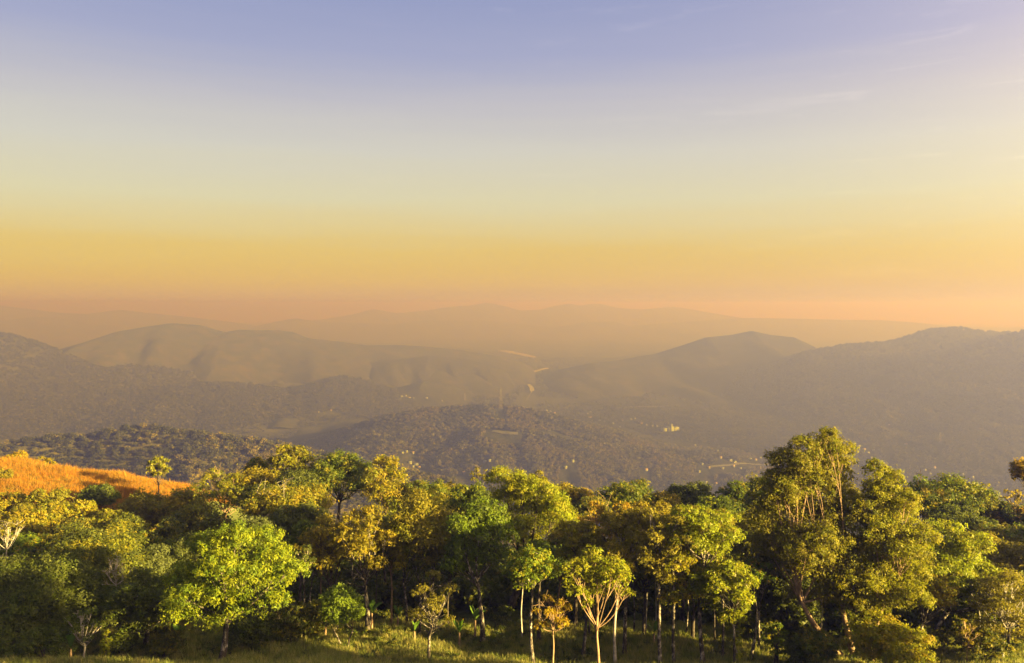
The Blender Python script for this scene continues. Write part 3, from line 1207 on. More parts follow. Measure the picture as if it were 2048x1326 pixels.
def lattice_mast(X, Yb, Yt, label, w0, w1, levels, r, name='radio_mast', D=None):
    x, y, z = hit(X, Yb)
    if D is not None:
        x, y, z = at(X, Yb, D)
        z = float(height(np.array([x]), np.array([y]))[0])
    HOUSE_XY.append((x, y))
    H = at(X, Yt, y)[2] - z
    o = bpy.data.objects.new(name, None)
    COL.objects.link(o)
    o.location = (x, y, z - .6)
    o.rotation_euler = (0, 0, .3)
    tag(o, label, 'mast', 'masts in the valley')
    Ht = H * .82
    hw = lambda f: (w0 + (w1 - w0) * f ** .8) / 2
    cs = [(-1, -1), (1, -1), (1, 1), (-1, 1)]
    for sx, sy in cs:
        P = [(sx * hw(f), sy * hw(f), Ht * f) for f in np.linspace(0, 1, 7)]
        V, F = tube(P, [r] * 7, 4)
        link('leg', mesh_np('leg', V, F), o, M_steel)
    for k in range(levels):
        f0, f1 = k / levels, (k + 1) / levels
        for i in range(4):
            a, b = cs[i], cs[(i + 1) % 4]
            pt = lambda c, f: np.array([c[0] * hw(f), c[1] * hw(f), Ht * f])
            V, F = merge([beam(pt(a, f0), pt(b, f1), r * .55), beam(pt(b, f0), pt(a, f1), r * .55), beam(pt(a, f1), pt(b, f1), r * .6)])
            link('brace', mesh_np('brace', V, F), o, M_steel)
    V, F = tube([(0, 0, Ht - 1), (0, 0, H)], [r * 1.0, r * .4], 5)
    link('spire', mesh_np('spire', V, F), o, M_steel)
    for k, f in enumerate((.62, .74, .86, .92)):
        V, F = tube([(0, 0, -1.0), (0, 0, 1.0)], [1.0 * (w1 / 2), 1.0 * (w1 / 2)], 8)
        a = 1.3 * k
        V = V + np.array([math.cos(a) * (hw(f) + .6), math.sin(a) * (hw(f) + .6), Ht * f])
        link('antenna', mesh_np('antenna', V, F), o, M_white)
    V, F = box(-hw(1) - .5, hw(1) + .5, -hw(1) - .5, hw(1) + .5, Ht, Ht + .3)
    link('platform', mesh_np('platform', V, F), o, M_steel)


lattice_mast(1001, 818, 766, 'tall lattice radio mast on top of the central wooded hill', 11.0, 2.4, 10, .24, D=2055)
lattice_mast(930, 801, 783, 'small distant lattice mast left of the tall one, in the valley', 7.0, 2.2, 6, .30)
lattice_mast(1880, 888, 860, 'faint lattice mast in the haze of the right hand slope', 7.0, 2.2, 8, .24)


# ------------------------------------------------------------------ roads
def strip(name, pts, width, mat):
    P = np.array([hit(X, Y) for X, Y in pts], float)
    t = np.linspace(0, len(P) - 1, len(P) * 14)
    x = np.interp(t, np.arange(len(P)), P[:, 0])
    y = np.interp(t, np.arange(len(P)), P[:, 1])
    dx, dy = np.gradient(x), np.gradient(y)
    L = np.hypot(dx, dy)
    nx, ny = -dy / L, dx / L
    rows = []
    for s in (-.5, 0, .5):
        xx, yy = x + nx * width * s, y + ny * width * s
        rows.append(np.stack([xx, yy, height(xx, yy) + 1.6], 1))
    V = np.concatenate(rows)
    n = len(t)
    k = np.arange(n - 1)
    F = np.concatenate([np.stack([k + n * j, k + n * (j + 1), k + n * (j + 1) + 1, k + n * j + 1], 1) for j in (0, 1)])
    tag(link(name, mesh_np(name, V, F, smooth=True), mat=mat), kind='structure')
    for a, b in zip(x[::3], y[::3]):
        ROAD_XY.append((a, b))


ROAD_XY = []
strip('road', [(1420, 936), (1460, 932), (1500, 929), (1540, 926), (1580, 925), (1640, 921), (1700, 916)], 9, M_dust)
strip('dirt_track', [(985, 863), (1003, 866), (1020, 868), (1036, 869)], 12, M_dust)
strip('dirt_track', [(1250, 815), (1270, 814.5), (1300, 814), (1338, 813)], 14, M_dust)


def clear_of_houses(x, y):
    ok = np.ones(len(x), bool)
    for hx, hy in HOUSE_XY:
        ok &= ~((np.abs(x - hx * y / hy) < 13) & (y < hy + 9) & (y > hy - 75))
    for hx, hy in ROAD_XY:
        ok &= ~((np.abs(x - hx) < 16) & (y < hy + 8) & (y > hy - 45))
    return ok


# ------------------------------------------------------------------ woods on the hills
def visible_points(n, seed, box, maxh, keep=None, dens=None):
    """Random points in X (pixels) and distance, on the terrain surface."""
    R = np.random.default_rng(seed)
    X = R.uniform(box[0], box[1], n)
    D = np.sqrt(R.uniform(box[2] ** 2, box[3] ** 2, n))
    x = (X - 1024) / FLEN * D
    return x, D, R


def wood_on(h, n, seed, protos, size, front=1.0, back=.25):
    R = np.random.default_rng(seed)
    x = R.uniform(h.x0, h.x1, n)
    y = h.D + R.uniform(-front * h.wf, back * h.wb, n)
    z = h.z(x, y)
    g = ground_z(x, y)
    for q in HILLS:
        if q is not h and abs(q.D - h.D) < 1200:
            g = np.maximum(g, q.z(x, y))
    ok = (z > g + .5) & (np.abs(x / y) < .72)
    clear = fbm(x / (size * 14), y / (size * 14), seed, 3)
    ok &= clear > (-.9 if size < 7 else -.6)
    ok &= clear_of_houses(x, y)
    x, y, z = x[ok], y[ok], z[ok]
    s = size * R.uniform(.38, 1.25, len(x)) ** 1.2 * 1.25 * (1 + .35 * fbm(x / (size * 9), y / (size * 9), seed + 3, 2))
    scatter('hill_wood', protos, np.stack([x, y, z - s * .1], 1), s, seed, M_leaf, field=fbm(x / (size * 16), y / (size * 16), seed + 9, 4))


W_near = [crown_proto(40 + i, k, 210, (.13, .08), f, mx) for i, (k, f, mx) in enumerate([
    ('far_dark', .65, ('far_olive', .5)), ('far_dark', .9, ('far_olive', .3)), ('far_olive', .95, ('far_dark', .35)), ('far_olive', .75, ('far_gold', .4)), ('far_olive', 1.15, ('far_gold', .4)),
    ('far_gold', .8, ('far_olive', .5)), ('far_gold', 1.0, None)])]
W_mid = [crown_proto(50 + i, k, 60, (.26, .17), f, mx) for i, (k, f, mx) in enumerate([
    ('wood_olive', .65, ('wood_dark', .4)), ('wood_olive', .9, ('wood_dark', .5)), ('far_olive', .9, ('wood_olive', .5)), ('far_olive', .75, ('wood_gold', .4)), ('far_olive', 1.0, ('wood_gold', .6))])]
W_far = [crown_proto(60 + i, k, 46, (.30, .22), f, mx) for i, (k, f, mx) in enumerate([
    ('wood_dark', .65, ('wood_olive', .4)), ('wood_dark', .8, ('wood_olive', .4)), ('wood_olive', .8, ('wood_dark', .5)), ('wood_olive', .75, ('wood_dark', .4))])]

wood_on(HILLS[0], 34000, 301, W_near, 6.2)
wood_on(HILLS[1], 38000, 302, W_mid, 7.5)
wood_on(HILLS[2], 26000, 303, W_mid, 7.5)
wood_on(HILLS[3], 26000, 304, W_far, 13.0)
wood_on(HILLS[4], 7000, 305, W_far, 13.0)
wood_on(HILLS[10], 30000, 306, W_far, 14.0)
wood_on(HILLS[11], 26000, 307, W_far, 13.0)
wood_on(HILLS[12], 9000, 308, W_far, 10.0)
wood_on(HILLS[6], 16000, 309, W_far, 15.0)


def valley_wood():
    x, y, R = visible_points(70000, 320, (-300, 2350, 1250, 6200), 1)
    z = ground_z(x, y)
    ok = np.abs(x - river_x(y)) > 45
    ok &= fbm(x / 240, y / 420, 88, 3) > -.52
    ok &= clear_of_houses(x, y)
    for q in HILLS:
        ok &= q.z(x, y) < z + 1
    x, y, z = x[ok], y[ok], z[ok]
    s = R.uniform(6, 15, len(x))
    scatter('valley_wood', W_far, np.stack([x, y, z - s * .1], 1), s, 321, M_leaf)


valley_wood()


# ------------------------------------------------------------------ the trees of the near hillside, each a thing of its own
T = tree
S = shrub
G_FRONT = 'trees along the front of the forest edge'
G_MID = 'trees in the middle of the forest'
G_SKY = 'trees on the skyline of the forest'
G_BUSH = 'bushes on the hillside'
G_TRUNK = 'thin trunks in the dark of the forest'

# -- front row, left to right
T('leafy_tree', 'large dark dense tree filling the lower left corner behind the banana plant', 'tree', 'dark', 75, 1118, 250, 1290, 57, shape='dome', group=G_FRONT, mixin=('darkgreen', .3), cov=1.15)
T('leafy_tree', 'dark tree whose rounded top is rimmed with golden yellow leaves', 'tree', 'dark', 190, 1062, 190, 1215, 64, shape='round', group=G_FRONT, mixin=('goldgreen', .3), cov=1.1)
T('leafy_tree', 'dark round tree on a short stout pale trunk beside the lime green tree', 'tree', 'dark', 288, 1148, 165, 1262, 57, Xb=290, shape='dome', bark='mottled', trunk_r=.30, group=G_FRONT, mixin=('darkgreen', .4), cov=1.1)
T('pale_branched_tree', 'small pale branched tree with few leaves right beside the banana plant', 'tree', 'darkgreen', 166, 1212, 72, 1275, 53.2, Xb=160, shape='sparse', bark='pale', group=G_FRONT, fork=1285, trunk_r=.10, bare=10, cov=.5)
T('lime_tree', 'broad lime green tree with tiered drooping foliage over a dark spotted trunk', 'tree', 'lime', 460, 1045, 300, 1245, 53.2, Xb=438, bark='mottled', trunk_r=.26, fork=1235, droop=.75, tuft=.40, group=G_FRONT, mixin=('fresh', .45), cov=1.1,
  lobes=[(475, 1066, 38, 24), (438, 1088, 36, 24), (512, 1088, 40, 26), (390, 1108, 38, 25), (545, 1112, 36, 26), (462, 1114, 40, 22), (352, 1166, 34, 27), (578, 1143, 36, 26),
         (420, 1150, 38, 27), (500, 1140, 45, 26), (540, 1168, 42, 23), (455, 1190, 44, 27), (385, 1186, 40, 25), (345, 1200, 26, 22), (565, 1184, 30, 20), (420, 1222, 36, 22), (360, 1226, 26, 16), (487, 1207, 26, 20), (440, 1236, 17, 16)])
T('sapling', 'small bright green two stemmed tree standing at the edge of the clearing', 'tree', 'fresh', 685, 1172, 80, 1248, 58.5, Xb=690, shape='dome', bark='mottled', stems=2, trunk_r=.09, group=G_FRONT, droop=.4)
T('twiggy_sapling', 'thin twiggy grey sapling with sparse leaves at the back of the clearing', 'sapling', 'olive', 865, 1142, 95, 1262, 55.5, Xb=857, shape='sparse', bark='mottled', group=G_FRONT, trunk_r=.13, fork=1255, cov=.55, bare=14, leaf=(.18, .08))
T('orange_sapling', 'little bare branched sapling with withered orange leaves in the clearing', 'sapling', 'orange', 1107, 1190, 82, 1256, 53.2, Xb=1107, shape='sparse', bark='tan', group=G_FRONT, trunk_r=.075, fork=1262, cov=.65, bare=9, droop=.9, leaf=(.22, .08), mixin=('gold', .4))
T('slender_tree', 'slender tree with mottled grey trunk left of the withered orange sapling', 'tree', 'fresh', 1062, 1098, 100, 1158, 53.6, Xb=1069, shape='tiers', bark='mottled', group=G_FRONT, trunk_r=.13, fork=1180, mixin=('yellowgreen', .4))
T('forked_tree', 'yellow green tree with a forked orange trunk in the clearing', 'tree', 'yellowgreen', 1196, 1108, 150, 1222, 53.0, Xb=1200, bark='tan', group=G_FRONT, trunk_r=.12, fork=1258, stems=1, leaf=(.19, .10), tuft=.34, cov=.8, mixin=('lime', .4),
  lobes=[(1150, 1135, 26, 22), (1190, 1128, 28, 24), (1226, 1132, 28, 26), (1168, 1160, 26, 20), (1207, 1160, 28, 22), (1240, 1158, 22, 18), (1150, 1178, 18, 14), (1180, 1185, 22, 16), (1213, 1192, 22, 14), (1252, 1192, 16, 10), (1170, 1205, 14, 10)])
T('slender_tree', 'pale straight trunk just right of the forked orange trunk, olive yellow crown', 'tree', 'olive', 1236, 1082, 76, 1165, 54.6, Xb=1232, shape='open', bark='pale', group=G_FRONT, trunk_r=.13, fork=1175, mixin=('gold', .4))
T('slender_tree', 'dark and white spotted trunk close behind the pale straight trunk', 'tree', 'brown', 1262, 1010, 120, 1100, 57, Xb=1250, shape='open', bark='mottled', group=G_FRONT, trunk_r=.16, fork=1130, mixin=('olive', .5))
T('slender_tree', 'pale trunk partly hidden left of the forked orange trunk', 'tree', 'olive', 1165, 1040, 90, 1130, 57.5, Xb=1166, shape='open', bark='mottled', group=G_FRONT, trunk_r=.13, fork=1150, mixin=('goldgreen', .5))
T('tall_slender_tree', 'tallest mottled trunk at the clearing with a thin brownish crown', 'tree', 'olive', 1322, 1010, 110, 1140, 53.8, Xb=1323, shape='sparse', bark='mottled', group=G_FRONT, trunk_r=.15, fork=1120, cov=.8, mixin=('brown', .5), tufts=[(1330, 1155, 18), (1308, 1140, 16)])
T('slender_tree', 'mottled trunk with a golden yellow top and leafy tufts below it', 'tree', 'yellowgreen', 1348, 1086, 86, 1140, 54, Xb=1350, shape='open', bark='mottled', group=G_FRONT, trunk_r=.13, fork=1150, tufts=[(1362, 1190, 22), (1338, 1200, 18), (1360, 1165, 16)], mixin=('gold', .4))
T('tall_slender_tree', 'lime green crowned tree with a bright mottled trunk and brown flower tips', 'tree', 'lime', 1402, 1008, 150, 1105, 54.3, Xb=1410, shape='tiers', bark='mottled', group=G_FRONT, trunk_r=.17, fork=1135, mixin=('brown', .28), cov=1.1,
  tufts=[(1385, 1150, 26), (1420, 1160, 26), (1398, 1185, 22), (1425, 1205, 16)])
T('slender_tree', 'yellow green tree with leafy tufts all the way down its pale trunk', 'tree', 'yellowgreen', 1456, 1118, 110, 1205, 53.2, Xb=1470, shape='open', bark='mottled', group=G_FRONT, trunk_r=.11, fork=1230, mixin=('lime', .5), leaf=(.19, .10),
  tufts=[(1458, 1235, 22), (1480, 1245, 16), (1472, 1282, 13), (1476, 1312, 10), (1450, 1170, 30), (1480, 1215, 18)])
T('slender_tree', 'leaning thin spotted trunk right of the tufted yellow green tree', 'tree', 'fresh', 1512, 1118, 70, 1165, 56.5, Xb=1502, shape='open', bark='mottled', group=G_FRONT, trunk_r=.11, fork=1190, lean=.35, mixin=('orange', .2))
T('slender_tree', 'white spotted crooked trunk before the darkest gap, left of the huge golden tree', 'tree', 'dark', 1530, 1095, 80, 1165, 58, Xb=1521, shape='open', bark='mottled', group=G_FRONT, trunk_r=.10, fork=1180, mixin=('olive', .3))
T('tall_golden_tree', 'huge golden green tree with the highest pointed crown and orange lit trunk', 'tree', 'goldgreen', 1640, 850, 230, 1230, 55.5, Xb=1703, bark='tan', group=G_FRONT, trunk_r=.26, fork=1215, lean=-.5, stems=2, leaf=(.145, .07), tuft=.40, cov=1.15, nlimb=10, mixin=('olive', .4),
  lobes=[(1642, 866, 20, 18), (1650, 890, 30, 22), (1588, 890, 27, 24), (1560, 922, 26, 25), (1547, 955, 22, 20), (1592, 930, 32, 28), (1680, 912, 30, 32), (1692, 955, 34, 32), (1600, 965, 38, 28), (1562, 992, 40, 30),
         (1650, 985, 40, 28), (1705, 1005, 34, 30), (1592, 1035, 50, 34), (1655, 1045, 48, 36), (1532, 1055, 38, 30), (1705, 1060, 38, 34), (1600, 1092, 45, 32), (1660, 1105, 44, 34), (1548, 1108, 34, 26),
         (1640, 1148, 42, 30), (1690, 1150, 34, 30), (1660, 1192, 36, 26), (1610, 1212, 30, 22), (1700, 1200, 26, 22), (1640, 925, 28, 26), (1630, 955, 32, 26), (1570, 970, 34, 26), (1615, 1000, 40, 30), (1680, 1025, 40, 30), (1630, 1070, 44, 32), (1570, 1075, 40, 30), (1690, 1095, 36, 30), (1600, 1130, 36, 26), (1545, 1010, 30, 24)])
T('tall_golden_tree', 'yellow leaved tree with a winding trunk leaning against the huge golden tree', 'tree', 'yellowgreen', 1775, 922, 160, 1240, 54.4, Xb=1745, bark='tan', group=G_FRONT, trunk_r=.20, fork=1210, lean=.4, leaf=(.145, .07), tuft=.40, cov=1.1, nlimb=9, mixin=('goldgreen', .5),
  lobes=[(1756, 942, 22, 22), (1787, 962, 24, 24), (1765, 985, 34, 26), (1803, 1003, 26, 26), (1740, 1012, 30, 26), (1815, 1040, 32, 28), (1770, 1050, 42, 32), (1832, 1068, 30, 26), (1800, 1100, 42, 32), (1750, 1112, 35, 30),
         (1842, 1112, 28, 24), (1782, 1158, 42, 30), (1732, 1160, 25, 24), (1812, 1182, 34, 26), (1770, 1208, 36, 24), (1745, 1226, 25, 18), (1780, 1020, 34, 28), (1745, 1050, 34, 28), (1790, 1075, 40, 30), (1760, 1090, 36, 28), (1800, 1140, 38, 28), (1745, 1140, 34, 26), (1830, 1150, 30, 24)])
T('lime_tree', 'bright lime tree with flat leaf tiers to the right of the winding trunk', 'tree', 'lime', 1905, 1040, 210, 1205, 60, Xb=1862, bark='mottled', group=G_FRONT, trunk_r=.19, fork=1225, shape='tiers', mixin=('yellowgreen', .35), cov=1.15, leaf=(.19, .09),
  lobes=[(1880, 1060, 40, 18), (1920, 1075, 40, 20), (1860, 1095, 44, 20), (1905, 1105, 50, 22), (1950, 1110, 40, 22), (1880, 1135, 48, 20), (1935, 1145, 48, 22), (1970, 1150, 30, 20), (1850, 1160, 36, 18), (1900, 1172, 44, 18),
         (1955, 1180, 40, 18), (1870, 1195, 34, 14), (1980, 1195, 30, 14), (1920, 1205, 36, 14)])
T('forked_tree', 'tree with a forking pale trunk and amber leaves under the bright lime tree', 'tree', 'gold', 1862, 1150, 90, 1212, 58, Xb=1818, shape='tiers', bark='mottled', group=G_FRONT, trunk_r=.13, fork=1250, lean=.2, mixin=('yellowgreen', .4))
T('dry_sapling', 'thin dry stem with a few yellow leaves in the brush, lower right', 'sapling', 'gold', 1938, 1235, 40, 1295, 53.5, Xb=1937, shape='sparse', bark='tan', group=G_FRONT, trunk_r=.04, fork=1280, cov=.4, bare=8)
T('twiggy_tree', 'grey brown twiggy tree with thin foliage at the lower right edge', 'tree', 'brown', 2012, 1125, 120, 1290, 55, Xb=2010, shape='open', bark='pale', group=G_FRONT, trunk_r=.12, fork=1255, cov=.6, bare=16, mixin=('olive', .5))

# -- behind the front row
T('green_domed_tree', 'dense green dome in front of the big yellow crown in the centre', 'tree', 'fresh', 958, 1008, 150, 1140, 63, Xb=965, bark='mottled', group=G_MID, trunk_r=.21, fork=1170, mixin=('darkgreen', .35), cov=1.15, droop=.6,
  lobes=[(960, 1025, 44, 20), (925, 1050, 34, 26), (992, 1046, 34, 26), (960, 1070, 48, 30), (920, 1095, 30, 24), (1000, 1086, 32, 26), (950, 1115, 38, 24), (908, 1122, 22, 18), (985, 1120, 30, 20), (925, 1142, 20, 12)])
T('big_yellow_tree', 'big bright yellow crowned tree in the centre with orange lit forking limbs', 'tree', 'yellowgreen', 1050, 945, 240, 1100, 71, Xb=1016, bark='dark', group=G_MID, trunk_r=.42, fork=1165, cov=1.15, mixin=('lime', .35), leaf=(.19, .09),
  lobes=[(998, 965, 28, 22), (1040, 962, 32, 24), (1076, 977, 34, 28), (1020, 1000, 38, 28), (1070, 1020, 40, 32), (1110, 1010, 30, 32), (1131, 1042, 22, 28), (1035, 1045, 36, 26), (1092, 1060, 34, 26), (1003, 1050, 24, 22), (1060, 1086, 30, 18), (1118, 1082, 22, 18)])
T('leafy_tree', 'green tree with yellow leaf tips just left behind the green dome', 'tree', 'darkgreen', 945, 968, 100, 1025, 77, shape='dome', group=G_MID, mixin=('yellowgreen', .3))
T('golden_open_tree', 'golden open crowned tree with lit twisting limbs over a mottled trunk', 'tree', 'gold', 728, 1005, 110, 1150, 63.5, Xb=735, shape='open', bark='mottled', group=G_MID, trunk_r=.22, fork=1165, mixin=('olive', .45), bare=10, cov=.95, nlimb=9)
T('golden_open_tree', 'olive and gold tree with a dark leaning trunk left of the golden open one', 'tree', 'olive', 655, 1030, 120, 1150, 66, Xb=700, shape='open', bark='dark', group=G_MID, trunk_r=.18, fork=1180, lean=-.8, mixin=('gold', .4), bare=8)
T('brown_leaved_tree', 'tall brownish olive tree on two thin trunks left of the green dome', 'tree', 'brown', 842, 990, 140, 1130, 66, Xb=815, shape='tall', bark='mottled', group=G_MID, trunk_r=.13, fork=1170, mixin=('goldgreen', .5), stems=2)
T('leafy_tree', 'dusky olive tree between the twin trunked brownish tree and the green dome', 'tree', 'olive', 900, 1030, 90, 1135, 70, shape='round', group=G_MID, mixin=('dark', .4))
T('orange_brown_tree', 'russet leaved tree with bare pale forking limbs, centre right', 'tree', 'brown', 1222, 1000, 140, 1090, 75, Xb=1215, shape='open', bark='tan', group=G_MID, trunk_r=.16, fork=1110, mixin=('orange', .4), bare=10)
T('orange_brown_tree', 'russet and gold tree right of the one with bare pale limbs', 'tree', 'gold', 1300, 1000, 130, 1090, 74, shape='open', bark='tan', group=G_MID, mixin=('brown', .5), bare=4)
T('leafy_tree', 'dim brown olive tree under the very dark round tree', 'tree', 'brown', 1365, 1015, 100, 1110, 70, shape='dome', group=G_MID, mixin=('olive', .5))
T('leafy_tree', 'brown topped tree between the lime green crown and the huge golden tree', 'tree', 'brown', 1490, 1025, 120, 1125, 68, shape='dome', group=G_MID, mixin=('goldgreen', .5), bare=4)
T('leafy_tree', 'olive gold tree against the left flank of the huge golden tree', 'tree', 'goldgreen', 1535, 1050, 110, 1150, 63, shape='round', group=G_MID, mixin=('olive', .5))
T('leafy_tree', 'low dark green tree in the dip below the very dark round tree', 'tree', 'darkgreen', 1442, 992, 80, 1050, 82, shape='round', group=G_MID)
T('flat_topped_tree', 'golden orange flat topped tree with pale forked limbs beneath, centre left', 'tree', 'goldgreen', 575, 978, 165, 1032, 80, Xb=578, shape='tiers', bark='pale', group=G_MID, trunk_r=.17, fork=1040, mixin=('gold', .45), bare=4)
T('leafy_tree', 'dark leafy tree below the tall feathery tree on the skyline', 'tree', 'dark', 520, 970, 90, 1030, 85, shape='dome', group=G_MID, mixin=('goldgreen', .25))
T('feathery_tree', 'dark green feathery tree like a conifer right behind the lime tree', 'tree', 'darkgreen', 612, 1034, 60, 1120, 68, shape='tall', group=G_MID, leaf=(.3, .06), mixin=('fresh', .3))
T('feathery_tree', 'narrow upright dark feathery shrub just above the lime tree', 'tree', 'dark', 555, 1050, 32, 1110, 66, shape='tall', group=G_MID, leaf=(.3, .06), mixin=('fresh', .2))
T('leafy_tree', 'grey green round tree peeping over the lime tree', 'tree', 'greygreen', 512, 1032, 75, 1100, 66, shape='round', group=G_MID)
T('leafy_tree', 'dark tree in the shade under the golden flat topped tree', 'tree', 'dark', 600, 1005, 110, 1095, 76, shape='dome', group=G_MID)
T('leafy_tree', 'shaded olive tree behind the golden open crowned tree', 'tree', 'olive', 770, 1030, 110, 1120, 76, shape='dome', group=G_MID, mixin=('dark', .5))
T('leafy_tree', 'small green tree with a level top left of the mottled grey trunk', 'tree', 'darkgreen', 1078, 1080, 110, 1150, 61, shape='tiers', group=G_MID, mixin=('fresh', .4))
T('leafy_tree', 'orange tinged tree directly under the right of the big yellow crown', 'tree', 'olive', 1150, 1035, 100, 1130, 66, shape='open', group=G_MID, mixin=('gold', .5), bare=3)
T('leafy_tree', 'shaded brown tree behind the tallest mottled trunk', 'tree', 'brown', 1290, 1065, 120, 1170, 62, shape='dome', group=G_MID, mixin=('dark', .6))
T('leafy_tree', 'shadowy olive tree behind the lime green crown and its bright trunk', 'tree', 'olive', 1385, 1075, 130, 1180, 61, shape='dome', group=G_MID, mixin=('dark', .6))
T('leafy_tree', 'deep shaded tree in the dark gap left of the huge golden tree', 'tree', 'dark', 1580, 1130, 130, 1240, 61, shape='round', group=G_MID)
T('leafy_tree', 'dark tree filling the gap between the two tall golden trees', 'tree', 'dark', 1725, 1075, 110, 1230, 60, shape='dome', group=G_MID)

# -- right hand slope
T('leafy_tree', 'dark leafy tree cresting the right slope, highest behind the lime tiers', 'tree', 'darkgreen', 1908, 953, 130, 1040, 84, shape='dome', group=G_SKY, mixin=('goldgreen', .4), cov=1.1)
T('leafy_tree', 'leafy tree with amber tips left of the highest dark tree on the right slope', 'tree', 'darkgreen', 1850, 962, 110, 1040, 83, shape='dome', group=G_SKY, mixin=('gold', .35))
T('leafy_tree', 'round dark tree stepping down the right slope beside its highest dark tree', 'tree', 'dark', 1968, 985, 90, 1050, 84, shape='round', group=G_SKY, mixin=('olive', .4))
T('leafy_tree', 'dark tree with orange speckled leaves at the right edge of the slope', 'tree', 'dark', 2030, 1002, 90, 1060, 82, shape='dome', group=G_SKY, mixin=('orange', .2))
T('leafy_tree', 'shaded dark tree in the hollow of the right slope above the lime tiers', 'tree', 'dark', 1925, 1015, 130, 1075, 77, shape='dome', group=G_MID)
T('leafy_tree', 'smooth topped olive green tree low on the right slope near the edge', 'tree', 'olive', 2010, 1048, 110, 1105, 72, shape='round', group=G_MID, mixin=('darkgreen', .4))
T('flowering_tree', 'rounded tree dusted with pale brown flower tips at the right edge', 'tree', 'brown', 2005, 1078, 130, 1160, 65, shape='dome', group=G_MID, mixin=('olive', .4), cov=1.1)
T('flowering_tree', 'amber flecked tree between the lime tiers and the brown flowering tree', 'tree', 'gold', 1962, 1065, 80, 1130, 68, shape='dome', group=G_MID, mixin=('brown', .5))
T('leafy_tree', 'dark wide tree under the brown flowering tree at the right edge', 'tree', 'dark', 2020, 1140, 110, 1230, 60, shape='dome', group=G_MID, mixin=('brown', .3))
T('orange_crowned_tree', 'thin tree with an orange crown cut by the right edge of the picture', 'tree', 'orange', 2050, 914, 46, 962, 78, Xb=2058, shape='round', bark='dark', group=G_SKY, trunk_r=.09, bare=6, mixin=('gold', .4))
T('thin_sapling', 'wispy sapling with hardly any leaves beside the orange crown', 'sapling', 'gold', 2030, 975, 44, 1000, 80, shape='sparse', bark='dark', group=G_SKY, trunk_r=.04, cov=.5, bare=6)
T('thin_sapling', 'two wispy shoots standing above the crowns right of the tall golden trees', 'sapling', 'fresh', 1842, 945, 30, 968, 84, shape='sparse', bark='dark', group=G_SKY, trunk_r=.04, cov=.5, bare=3)

# -- skyline, left to right
T('thin_tree', 'lone slender tree with a thin trunk rising from the golden grass crest', 'tree', 'goldgreen', 317, 910, 44, 950, 112, Xb=318, shape='open', group=G_SKY, trunk_r=.12, fork=968, leaf=(.3, .15), tuft=.5)
T('leafy_tree', 'golden and dark tree at the right end of the grassy slope', 'tree', 'goldgreen', 450, 940, 120, 1012, 92, shape='open', bark='tan', group=G_SKY, mixin=('dark', .25), bare=4)
T('pointed_tree', 'pointed dark green top right of the golden and dark tree', 'tree', 'darkgreen', 512, 909, 56, 980, 99, shape='tall', group=G_SKY, mixin=('gold', .3))
T('leafy_tree', 'golden leafy tree below the pointed dark green top', 'tree', 'gold', 515, 938, 90, 1010, 94, shape='dome', group=G_SKY, mixin=('olive', .4))
T('feathery_tree', 'tallest feathery tree of the left skyline with an airy crown', 'tree', 'goldgreen', 582, 884, 92, 968, 97, shape='open', group=G_SKY, mixin=('olive', .5), leaf=(.36, .17), cov=1.2, bare=4)
T('leafy_tree', 'very dark bushy tree in front of the tallest feathery tree', 'tree', 'dark', 600, 938, 90, 1000, 90, shape='dome', group=G_SKY)
T('leafy_tree', 'broad dark green dense crown on the left skyline', 'tree', 'darkgreen', 676, 909, 130, 990, 95, shape='dome', group=G_SKY, cov=1.2, mixin=('goldgreen', .25))
T('twin_topped_tree', 'golden tree with two narrow tops right of the broad dark crown', 'tree', 'goldgreen', 772, 914, 120, 1015, 92, group=G_SKY, bark='tan', mixin=('gold', .45), cov=1.05,
  lobes=[(758, 926, 16, 14), (784, 930, 12, 16), (755, 950, 24, 18), (790, 958, 26, 20), (765, 975, 34, 22), (800, 985, 28, 20), (745, 992, 28, 20), (780, 1005, 34, 18)])
T('leafy_tree', 'gold and green tree filling the skyline right of the twin tops', 'tree', 'darkgreen', 852, 958, 100, 1020, 92, shape='dome', group=G_SKY, mixin=('goldgreen', .45))
T('small_tree', 'small golden top left of the thin stalk on the skyline', 'tree', 'gold', 898, 962, 50, 1010, 93, shape='open', group=G_SKY, mixin=('olive', .3))
T('thin_tree', 'thin stalk with a sparse top left of the big yellow crown', 'sapling', 'olive', 957, 932, 36, 958, 92, shape='sparse', group=G_SKY, trunk_r=.05, bare=8, cov=.7)
T('leafy_tree', 'russet tree below the small golden top on the skyline', 'tree', 'brown', 905, 985, 90, 1050, 84, shape='dome', group=G_SKY, mixin=('goldgreen', .5))
T('small_tree', 'small tuft of leaves behind the top of the big yellow crown', 'tree', 'olive', 1076, 937, 40, 985, 90, shape='open', group=G_SKY)
T('leafy_tree', 'yellow leaved top right behind the big yellow crown', 'tree', 'gold', 1135, 966, 70, 1020, 92, shape='dome', group=G_SKY, mixin=('dark', .25))
T('leafy_tree', 'bright amber top at the low point of the skyline, centre', 'tree', 'orange', 1168, 974, 36, 1010, 94, shape='round', group=G_SKY, mixin=('gold', .6))
T('leafy_tree', 'dark tree below the bright amber top', 'tree', 'dark', 1185, 990, 70, 1045, 84, shape='dome', group=G_SKY, mixin=('brown', .4))
T('leafy_tree', 'dark green and gold wide tree on the skyline, centre right', 'tree', 'darkgreen', 1258, 963, 130, 1035, 88, shape='dome', group=G_SKY, mixin=('goldgreen', .4), cov=1.15)
T('leafy_tree', 'very dark round tree standing out on the skyline, centre right', 'tree', 'dark', 1382, 963, 88, 1030, 91, shape='dome', group=G_SKY, cov=1.2)
T('leafy_tree', 'golden speckled tree between the wide dark and gold tree and the very dark round one', 'tree', 'gold', 1330, 985, 80, 1040, 86, shape='dome', group=G_SKY, mixin=('olive', .5))
